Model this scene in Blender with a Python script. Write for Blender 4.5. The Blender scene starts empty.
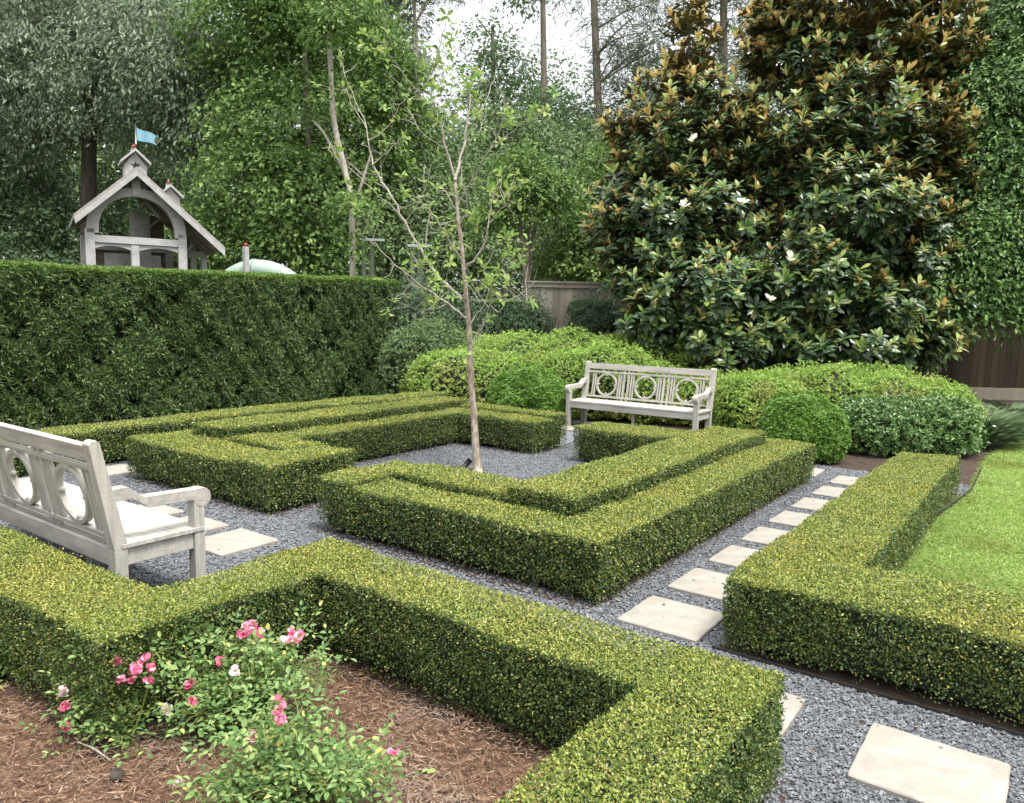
import bpy, math, random
import numpy as np
from mathutils import Vector

SC = bpy.context.scene
COL = SC.collection
rng = np.random.default_rng(7)
random.seed(7)
A = np.array

# ------------------------------------------------------------------ camera
F, PITCH, ROLL, YAW = 758.2348, .1211, .0214, .63
CAM = A([4.9953, -4.9152, 1.6924])
_fw = A([-math.sin(YAW)*math.cos(PITCH), math.cos(YAW)*math.cos(PITCH), -math.sin(PITCH)])
_r0 = A([math.cos(YAW), math.sin(YAW), 0.0])
_u0 = np.cross(_r0, _fw)
_rt = _r0*math.cos(ROLL) + _u0*math.sin(ROLL)
_up = -_r0*math.sin(ROLL) + _u0*math.cos(ROLL)

def at(u, v, D):
    """survey helper: the point that the photo shows at (u, v), D metres away"""
    return CAM + (_fw*F + _rt*(u-510.21) - _up*(v-407.68))*D/F

def spot(u, D, z=0.0):
    p = at(u, 316, D)
    return A([p[0], p[1], z])

cam_d = bpy.data.cameras.new('camera')
cam_o = bpy.data.objects.new('camera', cam_d)
COL.objects.link(cam_o)
from mathutils import Matrix
cam_o.matrix_world = Matrix(((_rt[0], _up[0], -_fw[0], CAM[0]), (_rt[1], _up[1], -_fw[1], CAM[1]),
                             (_rt[2], _up[2], -_fw[2], CAM[2]), (0, 0, 0, 1)))
cam_d.sensor_width = 36
cam_d.lens = F/1024*36
cam_d.shift_x = 1.7885/1024
cam_d.shift_y = 6.1781/1024
cam_d.clip_start = .05
cam_d.clip_end = 3000
SC.camera = cam_o

# ------------------------------------------------------------------ materials
def nodes(name):
    m = bpy.data.materials.new(name)
    m.use_nodes = True
    nt = m.node_tree
    nt.nodes.clear()
    out = nt.nodes.new('ShaderNodeOutputMaterial')
    return m, nt, out

def ramp(nt, stops):
    r = nt.nodes.new('ShaderNodeValToRGB')
    e = r.color_ramp.elements
    while len(e) < len(stops):
        e.new(.5)
    for k, (p, c) in enumerate(stops):
        e[k].position = p
        e[k].color = (*c, 1)
    return r

def leaf_mat(name, stops, rough=.5, spec=.35, trans=.25, back=None, patch=None, patch_scale=1.2, patch_rng=(.48, .7)):
    """foliage: every leaf gets a colour of its own; patches of yellower growth; light passes through"""
    m, nt, out = nodes(name)
    N, L = nt.nodes, nt.links
    geo = N.new('ShaderNodeNewGeometry')
    r = ramp(nt, stops)
    L.new(geo.outputs['Random Per Island'], r.inputs[0])
    col = r.outputs[0]
    if patch is not None:
        tc = N.new('ShaderNodeTexCoord')
        no = N.new('ShaderNodeTexNoise')
        no.inputs['Scale'].default_value = patch_scale
        no.inputs['Detail'].default_value = 4
        L.new(tc.outputs['Object'], no.inputs['Vector'])
        mr = N.new('ShaderNodeMapRange')
        mr.inputs[1].default_value, mr.inputs[2].default_value = patch_rng
        L.new(no.outputs[0], mr.inputs[0])
        r2 = ramp(nt, patch)
        L.new(geo.outputs['Random Per Island'], r2.inputs[0])
        mx = N.new('ShaderNodeMix')
        mx.data_type = 'RGBA'
        L.new(mr.outputs[0], mx.inputs[0])
        L.new(col, mx.inputs[6])
        L.new(r2.outputs[0], mx.inputs[7])
        col = mx.outputs[2]
    if back is not None:
        mx = N.new('ShaderNodeMix')
        mx.data_type = 'RGBA'
        L.new(geo.outputs['Backfacing'], mx.inputs[0])
        L.new(col, mx.inputs[6])
        rb = ramp(nt, back)
        L.new(geo.outputs['Random Per Island'], rb.inputs[0])
        L.new(rb.outputs[0], mx.inputs[7])
        col = mx.outputs[2]
    p = N.new('ShaderNodeBsdfPrincipled')
    p.inputs['Roughness'].default_value = rough
    p.inputs['Specular IOR Level'].default_value = spec
    L.new(col, p.inputs['Base Color'])
    if trans > 0:
        t = N.new('ShaderNodeBsdfTranslucent')
        hs = N.new('ShaderNodeHueSaturation')
        hs.inputs['Saturation'].default_value = .98
        hs.inputs['Value'].default_value = 1.25
        L.new(col, hs.inputs['Color'])
        L.new(hs.outputs[0], t.inputs[0])
        ms = N.new('ShaderNodeMixShader')
        ms.inputs[0].default_value = trans
        L.new(p.outputs[0], ms.inputs[1])
        L.new(t.outputs[0], ms.inputs[2])
        L.new(ms.outputs[0], out.inputs[0])
    else:
        L.new(p.outputs[0], out.inputs[0])
    return m

def solid_mat(name, stops, scale=(4, 4, 4), detail=6, rough=.8, spec=.3, bump=.0, bump_scale=40, island=0.0, metal=0, wear=None):
    """surface whose colour wanders with noise in the object's own coordinates"""
    m, nt, out = nodes(name)
    N, L = nt.nodes, nt.links
    tc = N.new('ShaderNodeTexCoord')
    mp = N.new('ShaderNodeMapping')
    mp.inputs['Scale'].default_value = scale
    L.new(tc.outputs['Object'], mp.inputs[0])
    no = N.new('ShaderNodeTexNoise')
    no.inputs['Scale'].default_value = 1
    no.inputs['Detail'].default_value = detail
    no.inputs['Roughness'].default_value = .62
    L.new(mp.outputs[0], no.inputs['Vector'])
    fac = no.outputs[0]
    if island > 0:
        geo = N.new('ShaderNodeNewGeometry')
        mm = N.new('ShaderNodeMix')
        mm.data_type = 'FLOAT'
        mm.inputs[0].default_value = island
        L.new(fac, mm.inputs[2])
        L.new(geo.outputs['Random Per Island'], mm.inputs[3])
        fac = mm.outputs[0]
    r = ramp(nt, stops)
    L.new(fac, r.inputs[0])
    col = r.outputs[0]
    if wear is not None:
        n2 = N.new('ShaderNodeTexNoise')
        n2.inputs['Scale'].default_value = wear[1]
        n2.inputs['Detail'].default_value = 8
        L.new(tc.outputs['Object'], n2.inputs['Vector'])
        mr = N.new('ShaderNodeMapRange')
        mr.inputs[1].default_value, mr.inputs[2].default_value = wear[2]
        mr.inputs[4].default_value = wear[3]
        L.new(n2.outputs[0], mr.inputs[0])
        mx = N.new('ShaderNodeMix')
        mx.data_type = 'RGBA'
        L.new(mr.outputs[0], mx.inputs[0])
        L.new(col, mx.inputs[6])
        mx.inputs[7].default_value = (*wear[0], 1)
        col = mx.outputs[2]
    p = N.new('ShaderNodeBsdfPrincipled')
    p.inputs['Roughness'].default_value = rough
    p.inputs['Specular IOR Level'].default_value = spec
    p.inputs['Metallic'].default_value = metal
    L.new(col, p.inputs['Base Color'])
    if bump > 0:
        n3 = N.new('ShaderNodeTexNoise')
        n3.inputs['Scale'].default_value = bump_scale
        n3.inputs['Detail'].default_value = 6
        L.new(tc.outputs['Object'], n3.inputs['Vector'])
        b = N.new('ShaderNodeBump')
        b.inputs['Strength'].default_value = bump
        b.inputs['Distance'].default_value = .01
        L.new(n3.outputs[0], b.inputs['Height'])
        L.new(b.outputs[0], p.inputs['Normal'])
    L.new(p.outputs[0], out.inputs[0])
    return m

M = {}
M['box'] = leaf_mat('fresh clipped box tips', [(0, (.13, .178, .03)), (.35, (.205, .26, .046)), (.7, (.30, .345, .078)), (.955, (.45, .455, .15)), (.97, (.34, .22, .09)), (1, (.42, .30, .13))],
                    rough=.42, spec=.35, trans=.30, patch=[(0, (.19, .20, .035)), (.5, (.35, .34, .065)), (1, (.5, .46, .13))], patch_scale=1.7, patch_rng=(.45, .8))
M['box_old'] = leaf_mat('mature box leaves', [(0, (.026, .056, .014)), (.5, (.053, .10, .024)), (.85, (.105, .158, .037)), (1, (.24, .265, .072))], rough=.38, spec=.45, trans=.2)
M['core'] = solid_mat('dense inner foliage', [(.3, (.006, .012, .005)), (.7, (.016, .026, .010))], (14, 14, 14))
M['podo'] = leaf_mat('narrow dark hedge leaves', [(0, (.03, .064, .021)), (.5, (.078, .142, .044)), (.8, (.165, .245, .08)), (1, (.34, .41, .18))],
                     rough=.38, spec=.45, trans=.18, patch=[(0, (.03, .06, .015)), (1, (.12, .19, .05))], patch_scale=.9)
M['evergreen'] = leaf_mat('evergreen leaves', [(0, (.035, .08, .02)), (.5, (.08, .16, .038)), (1, (.19, .30, .085))], rough=.45, spec=.3, trans=.15)
M['podo_top'] = leaf_mat('fresh hedge tips', [(0, (.07, .14, .025)), (.6, (.15, .25, .05)), (1, (.26, .34, .09))], rough=.42, trans=.3)
M['azalea'] = leaf_mat('yellow green azalea leaves', [(0, (.10, .185, .028)), (.4, (.205, .335, .05)), (.8, (.34, .48, .10)), (1, (.47, .58, .18))],
                       rough=.45, trans=.32, patch=[(0, (.17, .2, .05)), (1, (.48, .48, .16))], patch_scale=1.3)
M['ball'] = leaf_mat('bright small ball leaves', [(0, (.06, .14, .02)), (.5, (.125, .25, .036)), (1, (.25, .40, .09))], rough=.42, trans=.28)
M['laurel'] = leaf_mat('laurel leaves', [(0, (.03, .075, .018)), (.5, (.07, .15, .034)), (1, (.18, .29, .08))], rough=.3, spec=.5, trans=.18)
M['glossy_shrub'] = leaf_mat('glossy shrub leaves', [(0, (.045, .10, .025)), (.5, (.095, .19, .045)), (1, (.24, .35, .12))], rough=.33, spec=.5, trans=.2)
M['darkbush'] = leaf_mat('dark shrub leaves', [(0, (.032, .062, .032)), (.6, (.07, .125, .058)), (1, (.14, .2, .095))], rough=.45, trans=.2)
M['magnolia'] = leaf_mat('magnolia leaves', [(0, (.016, .038, .016)), (.5, (.032, .072, .027)), (.85, (.06, .115, .04)), (1, (.14, .19, .065))],
                         rough=.34, spec=.45, trans=.08,
                         back=[(0, (.07, .055, .025)), (.5, (.12, .085, .035)), (1, (.22, .15, .05))])
M['magnolia_young'] = leaf_mat('young magnolia leaves', [(0, (.075, .155, .03)), (.5, (.155, .25, .05)), (1, (.32, .37, .10))], rough=.36, spec=.4, trans=.22,
                         back=[(0, (.50, .29, .10)), (.45, (.70, .45, .16)), (.8, (.80, .60, .26)), (1, (.62, .62, .28))])
M['oak'] = leaf_mat('grey green oak leaves', [(0, (.08, .115, .068)), (.6, (.17, .225, .14)), (1, (.32, .38, .26))], rough=.5, trans=.25)
M['maple'] = leaf_mat('fresh maple leaves', [(0, (.04, .088, .02)), (.5, (.10, .18, .038)), (.85, (.18, .275, .07)), (1, (.27, .36, .11))], rough=.5, trans=.35)
M['wood_mid'] = leaf_mat('woodland leaves', [(0, (.06, .105, .04)), (.5, (.12, .19, .07)), (1, (.21, .29, .115))], rough=.5, trans=.28)
M['wood_dark'] = leaf_mat('dark woodland leaves', [(0, (.05, .092, .042)), (.6, (.105, .17, .078)), (1, (.18, .25, .12))], rough=.5, trans=.22)
M['hazy'] = leaf_mat('far woodland leaves', [(0, (.06, .12, .045)), (.6, (.115, .195, .075)), (1, (.2, .28, .125))], rough=.6, trans=.25)
M['pine'] = leaf_mat('pine needles', [(0, (.07, .10, .06)), (.6, (.125, .165, .10)), (1, (.2, .235, .15))], rough=.5, trans=.15)
M['lime'] = leaf_mat('pale young leaves', [(0, (.13, .24, .05)), (.6, (.24, .36, .08)), (1, (.40, .46, .15))], rough=.45, trans=.4)
M['rose_leaf'] = leaf_mat('rose leaves', [(0, (.075, .15, .045)), (.5, (.155, .265, .08)), (.9, (.27, .37, .13)), (1, (.45, .42, .12))], rough=.42, trans=.3)
M['petal'] = leaf_mat('rose petals', [(0, (.68, .06, .17)), (.3, (.78, .18, .34)), (.75, (.85, .36, .48)), (1, (.86, .62, .68))], rough=.55, trans=.3)
M['petal_pale'] = leaf_mat('pale petals', [(0, (.8, .5, .55)), (1, (.85, .78, .74))], rough=.55, trans=.3)
M['stamen'] = leaf_mat('yellow stamens', [(0, (.7, .45, .05)), (1, (.8, .65, .2))], trans=.1)
M['white_petal'] = leaf_mat('magnolia petals', [(0, (.72, .68, .55)), (1, (.85, .83, .76))], rough=.5, trans=.2)
M['grass'] = leaf_mat('lawn blades', [(0, (.19, .285, .06)), (.5, (.30, .43, .10)), (.85, (.41, .52, .17)), (1, (.55, .54, .29))], rough=.5, trans=.35,
                      patch=[(0, (.13, .18, .03)), (1, (.30, .33, .08))], patch_scale=.9)
M['litter'] = leaf_mat('fallen leaves', [(0, (.10, .055, .025)), (.4, (.22, .13, .05)), (.75, (.32, .25, .08)), (1, (.16, .2, .05))], rough=.7, trans=.1)
M['tuft'] = leaf_mat('grey green grass', [(0, (.11, .17, .08)), (1, (.28, .37, .2))], rough=.5, trans=.25)
M['bark'] = solid_mat('pale flaking bark', [(.3, (.115, .09, .068)), (.5, (.26, .212, .165)), (.7, (.43, .385, .325))], (30, 30, 9), rough=.9, bump=.6, bump_scale=60)
M['bark_pale'] = solid_mat('grey branch bark', [(.3, (.22, .19, .15)), (.7, (.46, .43, .37))], (20, 20, 6), rough=.9, bump=.4)
M['bark_dark'] = solid_mat('dark bark', [(.3, (.025, .02, .016)), (.7, (.075, .062, .05))], (12, 12, 2), rough=.95, bump=.8, bump_scale=18)
M['bark_brown'] = solid_mat('grey brown bark', [(.3, (.11, .085, .068)), (.7, (.25, .205, .17))], (8, 8, 2), rough=.95, bump=.6, bump_scale=18)
M['stem'] = solid_mat('green rose stem', [(.3, (.10, .14, .04)), (.7, (.22, .24, .08))], (20, 20, 20), rough=.5)
M['stem_dead'] = solid_mat('brown woody stem', [(.3, (.10, .07, .05)), (.7, (.25, .19, .15))], (20, 20, 20), rough=.8)
M['stem_dark'] = solid_mat('dark box stem', [(.3, (.05, .04, .03)), (.7, (.12, .095, .07))], (20, 20, 20), rough=.9)
M['teak'] = solid_mat('weathered pale teak', [(.22, (.21, .197, .172)), (.5, (.365, .345, .305)), (.78, (.46, .437, .39))], (2.5, 28, 28), rough=.75, bump=.25, bump_scale=90,
                      wear=((.30, .29, .27), 7, (.52, .75), .75))
M['teak_up'] = solid_mat('weathered pale teak upright', [(.22, (.21, .197, .172)), (.5, (.365, .345, .305)), (.78, (.46, .437, .39))], (28, 28, 2.5), rough=.75, bump=.25, bump_scale=90,
                         wear=((.30, .29, .27), 7, (.52, .75), .75))
M['slab'] = solid_mat('cream limestone', [(.3, (.20, .183, .157)), (.5, (.275, .256, .224)), (.7, (.33, .311, .278))], (7, 7, 7), rough=.8, bump=.35, bump_scale=140,
                      wear=((.25, .205, .155), 4.5, (.50, .74), .7), island=.25)
M['gravel_bed'] = solid_mat('dark gravel bed', [(.3, (.07, .075, .085)), (.7, (.20, .21, .23))], (60, 60, 60), rough=.9, bump=1, bump_scale=70)
M['pebble'] = solid_mat('blue grey stone chips', [(.0, (.062, .066, .073)), (.4, (.120, .127, .138)), (.85, (.182, .19, .203)), (1, (.27, .277, .29))], (30, 30, 30), rough=.7, island=.85)
M['mulch_bed'] = solid_mat('brown mulch', [(.3, (.05, .028, .018)), (.5, (.11, .062, .038)), (.7, (.2, .125, .08))], (26, 26, 26), rough=.95, bump=1, bump_scale=60)
M['chip'] = solid_mat('shredded bark', [(.0, (.036, .019, .012)), (.35, (.11, .06, .036)), (.7, (.2, .122, .077)), (1, (.36, .275, .205))], (12, 12, 12), rough=.9, island=.8,
                      wear=((.27, .22, .175), 1.1, (.54, .68), .6))
M['soil'] = solid_mat('dark soil', [(.3, (.022, .015, .011)), (.7, (.07, .047, .033))], (12, 12, 12), rough=.95, bump=1, bump_scale=40)
M['ground'] = solid_mat('woodland floor', [(.3, (.035, .045, .018)), (.7, (.075, .095, .035))], (2, 2, 2), rough=.95)
M['lawn'] = solid_mat('lawn base', [(.3, (.10, .145, .045)), (.7, (.17, .24, .075))], (9, 9, 9), rough=.95)
M['steel'] = solid_mat('dark edging steel', [(.3, (.015, .015, .015)), (.7, (.035, .033, .03))], (9, 9, 9), rough=.6)
M['fence'] = solid_mat('grey brown fence board', [(.1, (.12, .105, .085)), (.5, (.22, .195, .16)), (.9, (.32, .29, .245))], (9, 9, .8), rough=.9, island=.45, bump=.4, bump_scale=30,
                       wear=((.11, .09, .068), 1.6, (.48, .75), .6))
M['fence_shaded'] = solid_mat('brown fence board with painted shade', [(.1, (.016, .011, .007)), (.5, (.034, .024, .015)), (.9, (.07, .05, .032))], (9, 9, .8), rough=.9, island=.45, bump=.4, bump_scale=30)  # brown boards, with the shade under the trees put into the colour
M['play'] = solid_mat('silvered timber', [(.25, (.28, .275, .27)), (.75, (.46, .452, .44))], (6, 6, 6), rough=.85, bump=.3)
M['play_dark'] = solid_mat('brown timber lining', [(.3, (.13, .108, .088)), (.7, (.25, .212, .175))], (3, 14, 14), rough=.9)
M['shingle'] = solid_mat('grey roof boards', [(.3, (.20, .185, .17)), (.7, (.36, .335, .31))], (3, 16, 16), rough=.9)
M['red'] = solid_mat('red paint', [(.3, (.22, .04, .03)), (.7, (.30, .06, .045))], (9, 9, 9), rough=.5)
M['flag'] = solid_mat('light blue flag cloth', [(.3, (.17, .34, .43)), (.7, (.23, .41, .50))], (5, 5, 5), rough=.8)
M['black'] = solid_mat('black plastic', [(.3, (.008, .008, .008)), (.7, (.02, .02, .02))], (9, 9, 9), rough=.5)
M['slide'] = solid_mat('pale green plastic', [(.3, (.26, .36, .29)), (.7, (.34, .43, .36))], (3, 3, 3), rough=.45)
M['zinc'] = solid_mat('galvanised metal', [(.3, (.36, .39, .39)), (.7, (.5, .53, .53))], (6, 6, 6), rough=.45, metal=.3)
M['wire'] = solid_mat('pale wire', [(.3, (.5, .5, .5)), (.7, (.6, .6, .6))], rough=.5)

# ------------------------------------------------------------------ mesh building
class MB:
    def __init__(self):
        self.V, self.F, self.n = [], [], 0          # F: (faces array, material index, smooth)
    def add(self, V, Fs, mi=0, smooth=False):
        V = np.asarray(V, np.float32).reshape(-1, 3)
        if isinstance(Fs, np.ndarray):
            Fs = [Fs]
        else:
            by = {}
            for f in Fs:
                by.setdefault(len(f), []).append(f)
            Fs = [np.asarray(x, np.int64) for x in by.values()]
        for f in Fs:
            self.F.append((f + self.n, mi, smooth))
        self.V.append(V)
        self.n += len(V)
        return self
    def box(self, c, s, mi=0, rot=None, taper=1.0):
        x, y, z = [k/2 for k in s]
        v = A([(-x, -y, -z), (x, -y, -z), (x, y, -z), (-x, y, -z), (-x*taper, -y*taper, z), (x*taper, -y*taper, z), (x*taper, y*taper, z), (-x*taper, y*taper, z)])
        if rot is not None:
            v = v @ A(rot).T
        return self.add(v + A(c), [(0, 3, 2, 1), (4, 5, 6, 7), (0, 1, 5, 4), (1, 2, 6, 5), (2, 3, 7, 6), (3, 0, 4, 7)], mi)
    def box2(self, a, b, mi=0):
        a, b = A(a, float), A(b, float)
        return self.box((a+b)/2, b-a, mi)
    def beam(self, a, b, w, h, up=(0, 0, 1), mi=0):
        """a bar of section w x h from a to b"""
        a, b = A(a, float), A(b, float)
        d = b - a
        L = np.linalg.norm(d)
        d = d/L
        s = np.cross(d, A(up, float))
        s /= np.linalg.norm(s)
        n = np.cross(s, d)
        return self.box((a+b)/2, (L, w, h), mi, rot=np.stack([d, s, n], 1))
    def tube(self, P, R, k=8, mi=0, cap=True, smooth=True):
        P = np.asarray(P, float)
        R = np.broadcast_to(np.asarray(R, float), (len(P),))
        T = np.gradient(P, axis=0)
        T /= np.linalg.norm(T, axis=1)[:, None] + 1e-9
        ref = A([0, 0, 1.]) if abs(T[:, 2]).mean() < .8 else A([1., 0, 0])
        S = np.cross(T, ref)
        S /= np.linalg.norm(S, axis=1)[:, None] + 1e-9
        N = np.cross(S, T)
        a = np.arange(k)*2*math.pi/k
        V = P[:, None] + R[:, None, None]*(S[:, None]*np.cos(a)[None, :, None] + N[:, None]*np.sin(a)[None, :, None])
        n = len(P)
        i = np.arange(n-1)[:, None]*k
        j = np.arange(k)[None]
        j2 = (j+1) % k
        Fq = np.stack([i+j, i+j2, i+k+j2, i+k+j], -1).reshape(-1, 4)
        # faces point outwards for this ordering of S and N
        self.add(V.reshape(-1, 3), Fq[:, ::-1].copy(), mi, smooth)
        if cap:
            self.F.append((A([list(range(self.n-k, self.n))]), mi, False))
            self.F.append((A([list(range(self.n-k*n, self.n-k*n+k))[::-1]]), mi, False))
        return self
    def sphere(self, c, r, mi=0, nu=10, nv=7, sq=(1, 1, 1)):
        V, Fc = [], []
        for i in range(nv+1):
            t = math.pi*i/nv
            for j in range(nu):
                p = 2*math.pi*j/nu
                V.append((c[0]+r*sq[0]*math.sin(t)*math.cos(p), c[1]+r*sq[1]*math.sin(t)*math.sin(p), c[2]+r*sq[2]*math.cos(t)))
        for i in range(nv):
            for j in range(nu):
                a, b = i*nu+j, i*nu+(j+1) % nu
                Fc.append((a, a+nu, b+nu, b))
        return self.add(V, Fc, mi, True)
    def prism(self, poly, y0, y1, mi=0, axes=(0, 2, 1)):
        """outline in (x, z) extruded along y (axes picks which coordinates)"""
        n = len(poly)
        V = np.zeros((2*n, 3))
        for k, (a, b) in enumerate(poly):
            V[k, axes[0]], V[k, axes[1]], V[k, axes[2]] = a, b, y0
            V[n+k, axes[0]], V[n+k, axes[1]], V[n+k, axes[2]] = a, b, y1
        Fc = [tuple(range(n)), tuple(range(2*n-1, n-1, -1))]
        Fc += [(k, n+k, n+(k+1) % n, (k+1) % n) for k in range(n)]
        return self.add(V, Fc, mi)
    def build(self, name, mats, parent=None, bevel=0.0, loc=None, rotz=0.0):
        me = bpy.data.meshes.new(name)
        V = np.concatenate(self.V) if self.V else np.zeros((0, 3), np.float32)
        loops = np.concatenate([f.ravel() for f, _, _ in self.F])
        tot = np.concatenate([np.full(len(f), f.shape[1]) for f, _, _ in self.F])
        mi = np.concatenate([np.full(len(f), m) for f, m, _ in self.F])
        sm = np.concatenate([np.full(len(f), s) for f, _, s in self.F])
        me.vertices.add(len(V))
        me.vertices.foreach_set('co', V.astype(np.float32).ravel())
        me.loops.add(len(loops))
        me.loops.foreach_set('vertex_index', loops.astype(np.int32))
        me.polygons.add(len(tot))
        start = np.concatenate([[0], np.cumsum(tot)[:-1]])
        me.polygons.foreach_set('loop_start', start.astype(np.int32))
        me.polygons.foreach_set('loop_total', tot.astype(np.int32))
        for x in (mats if isinstance(mats, (list, tuple)) else [mats]):
            me.materials.append(x)
        me.polygons.foreach_set('material_index', mi.astype(np.int32))
        me.polygons.foreach_set('use_smooth', sm.astype(bool))
        me.update(calc_edges=True)
        o = bpy.data.objects.new(name, me)
        COL.objects.link(o)
        if parent is not None:
            o.parent = parent
        if loc is not None:
            o.location = loc
            o.rotation_euler = (0, 0, rotz)
        if bevel > 0:
            b = o.modifiers.new('soft edges', 'BEVEL')
            b.width = bevel
            b.segments = 2
            b.limit_method = 'ANGLE'
            b.angle_limit = math.radians(40)
        return o

def empty(name, loc, label, cat, group=None, rotz=0):
    o = bpy.data.objects.new(name, None)
    COL.objects.link(o)
    o.location = tuple(float(x) for x in loc)
    o.rotation_euler = (0, 0, rotz)
    return tag(o, label, cat, group)

def tag(o, label, cat, group=None, kind=None):
    if label:
        o['label'] = label
    if cat:
        o['category'] = cat
    if group:
        o['group'] = group
    if kind:
        o['kind'] = kind
    return o

def struct(o, kind='structure'):
    o['kind'] = kind
    return o

def unit(v):
    return v/(np.linalg.norm(v, axis=-1, keepdims=True)+1e-9)

def rand_dir(n):
    return unit(rng.normal(size=(n, 3)))

def leaves(mb, C, D, N, L, W, mi=0, shape=4, fold=.25, droop=.1):
    """leaf blades: base C, axis D, upper side N, length L, width W"""
    n = len(C)
    if n == 0:
        return
    D = unit(D)
    N = unit(N - D*np.sum(N*D, -1, keepdims=True))
    S = np.cross(D, N)
    L = np.broadcast_to(L, (n,))[:, None]
    W = np.broadcast_to(W, (n,))[:, None]/2
    i = np.arange(n)[:, None]
    if shape == 4:
        V = np.stack([C, C+D*L*.5+S*W+N*W*fold, C+D*L-N*L*droop, C+D*L*.5-S*W+N*W*fold], 1)
        Fc = np.stack([i*4+A([[0, 1, 2]]), i*4+A([[0, 2, 3]])], 1).reshape(-1, 3)
    elif shape == 6:
        V = np.stack([C, C+D*L*.3+S*W*.85+N*W*fold, C+D*L*.68+S*W*.8+N*W*fold-N*L*droop*.3, C+D*L-N*L*droop,
                      C+D*L*.68-S*W*.8+N*W*fold-N*L*droop*.3, C+D*L*.3-S*W*.85+N*W*fold], 1)
        Fc = np.stack([i*6+A([[0, 1, 2, 3]]), i*6+A([[0, 3, 4, 5]])], 1).reshape(-1, 4)
    else:                                                # broad leaf, widest past the middle, with a midrib
        m = C+D*L*.6-N*L*droop*.25
        V = np.stack([C, C+D*L*.35+S*W*.75+N*W*fold, C+D*L*.7+S*W+N*W*fold-N*L*droop*.4, C+D*L-N*L*droop,
                      C+D*L*.7-S*W+N*W*fold-N*L*droop*.4, C+D*L*.35-S*W*.75+N*W*fold, m], 1)
        t = A([[0, 1, 6], [1, 2, 6], [2, 3, 6], [3, 4, 6], [4, 5, 6], [5, 0, 6]])
        Fc = (i[:, :, None]*7 + t[None]).reshape(-1, 3)
    mb.add(V.reshape(-1, 3), Fc, mi)

def whorl(mb, P, ax, ros, leaf, ratio, shape=4, mi=0, open_=(.5, 1.2), droop=.12, fold=.25):
    k = len(P)
    t = unit(np.cross(ax, rng.normal(size=(k, 3))))
    b = np.cross(ax, t)
    for j in range(ros):
        a = j*2.4+rng.uniform(-.4, .4, k)
        rad = t*np.cos(a)[:, None]+b*np.sin(a)[:, None]
        th = rng.uniform(open_[0], open_[1], k)[:, None]
        D = ax*np.cos(th)+rad*np.sin(th)
        N = ax*np.sin(th)-rad*np.cos(th)
        Ls = leaf*rng.uniform(.7, 1.2, k)
        leaves(mb, P+ax*rng.uniform(-.5, .3, (k, 1))*leaf, D, N, Ls, Ls*ratio, mi, shape, fold=fold, droop=droop)

def wob(P, amp, s=1.0, ph=0.0):
    """slow unevenness of a trimmed surface"""
    x, y, z = P[..., 0]*s, P[..., 1]*s, P[..., 2]*s
    return amp*np.stack([np.sin(2.1*y+1.3*z+ph)+.6*np.sin(5.3*y+4.1*z+1+ph)+.4*np.sin(11*y-9*z+ph), np.sin(2.3*x+1.7*z+2+ph)+.6*np.sin(5.9*x-3.7*z+ph)+.4*np.sin(12*x+8*z+ph),
                         np.sin(1.9*x+1.1*y+.5+ph)+.6*np.sin(4.7*x-5.1*y+ph)+.4*np.sin(10*x+11*y+ph)], -1)

def lump(P, s=1.0, ph=0.0):
    x, y, z = P[:, 0]*s, P[:, 1]*s, P[:, 2]*s
    return (np.sin(3.1*x+2.2*y+1.7*z+ph)+np.sin(4.3*y-5.2*z+1.1+ph)+np.sin(6.1*z+3.3*x-2.9*y+2.3+ph)+.8*np.sin(9.7*y+8.1*z+5*x+ph)+.8*np.sin(13.3*y-11.9*z-7*x+.7+ph)+.6*np.sin(21*y+17*z+12*x+ph))/5.2

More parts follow.
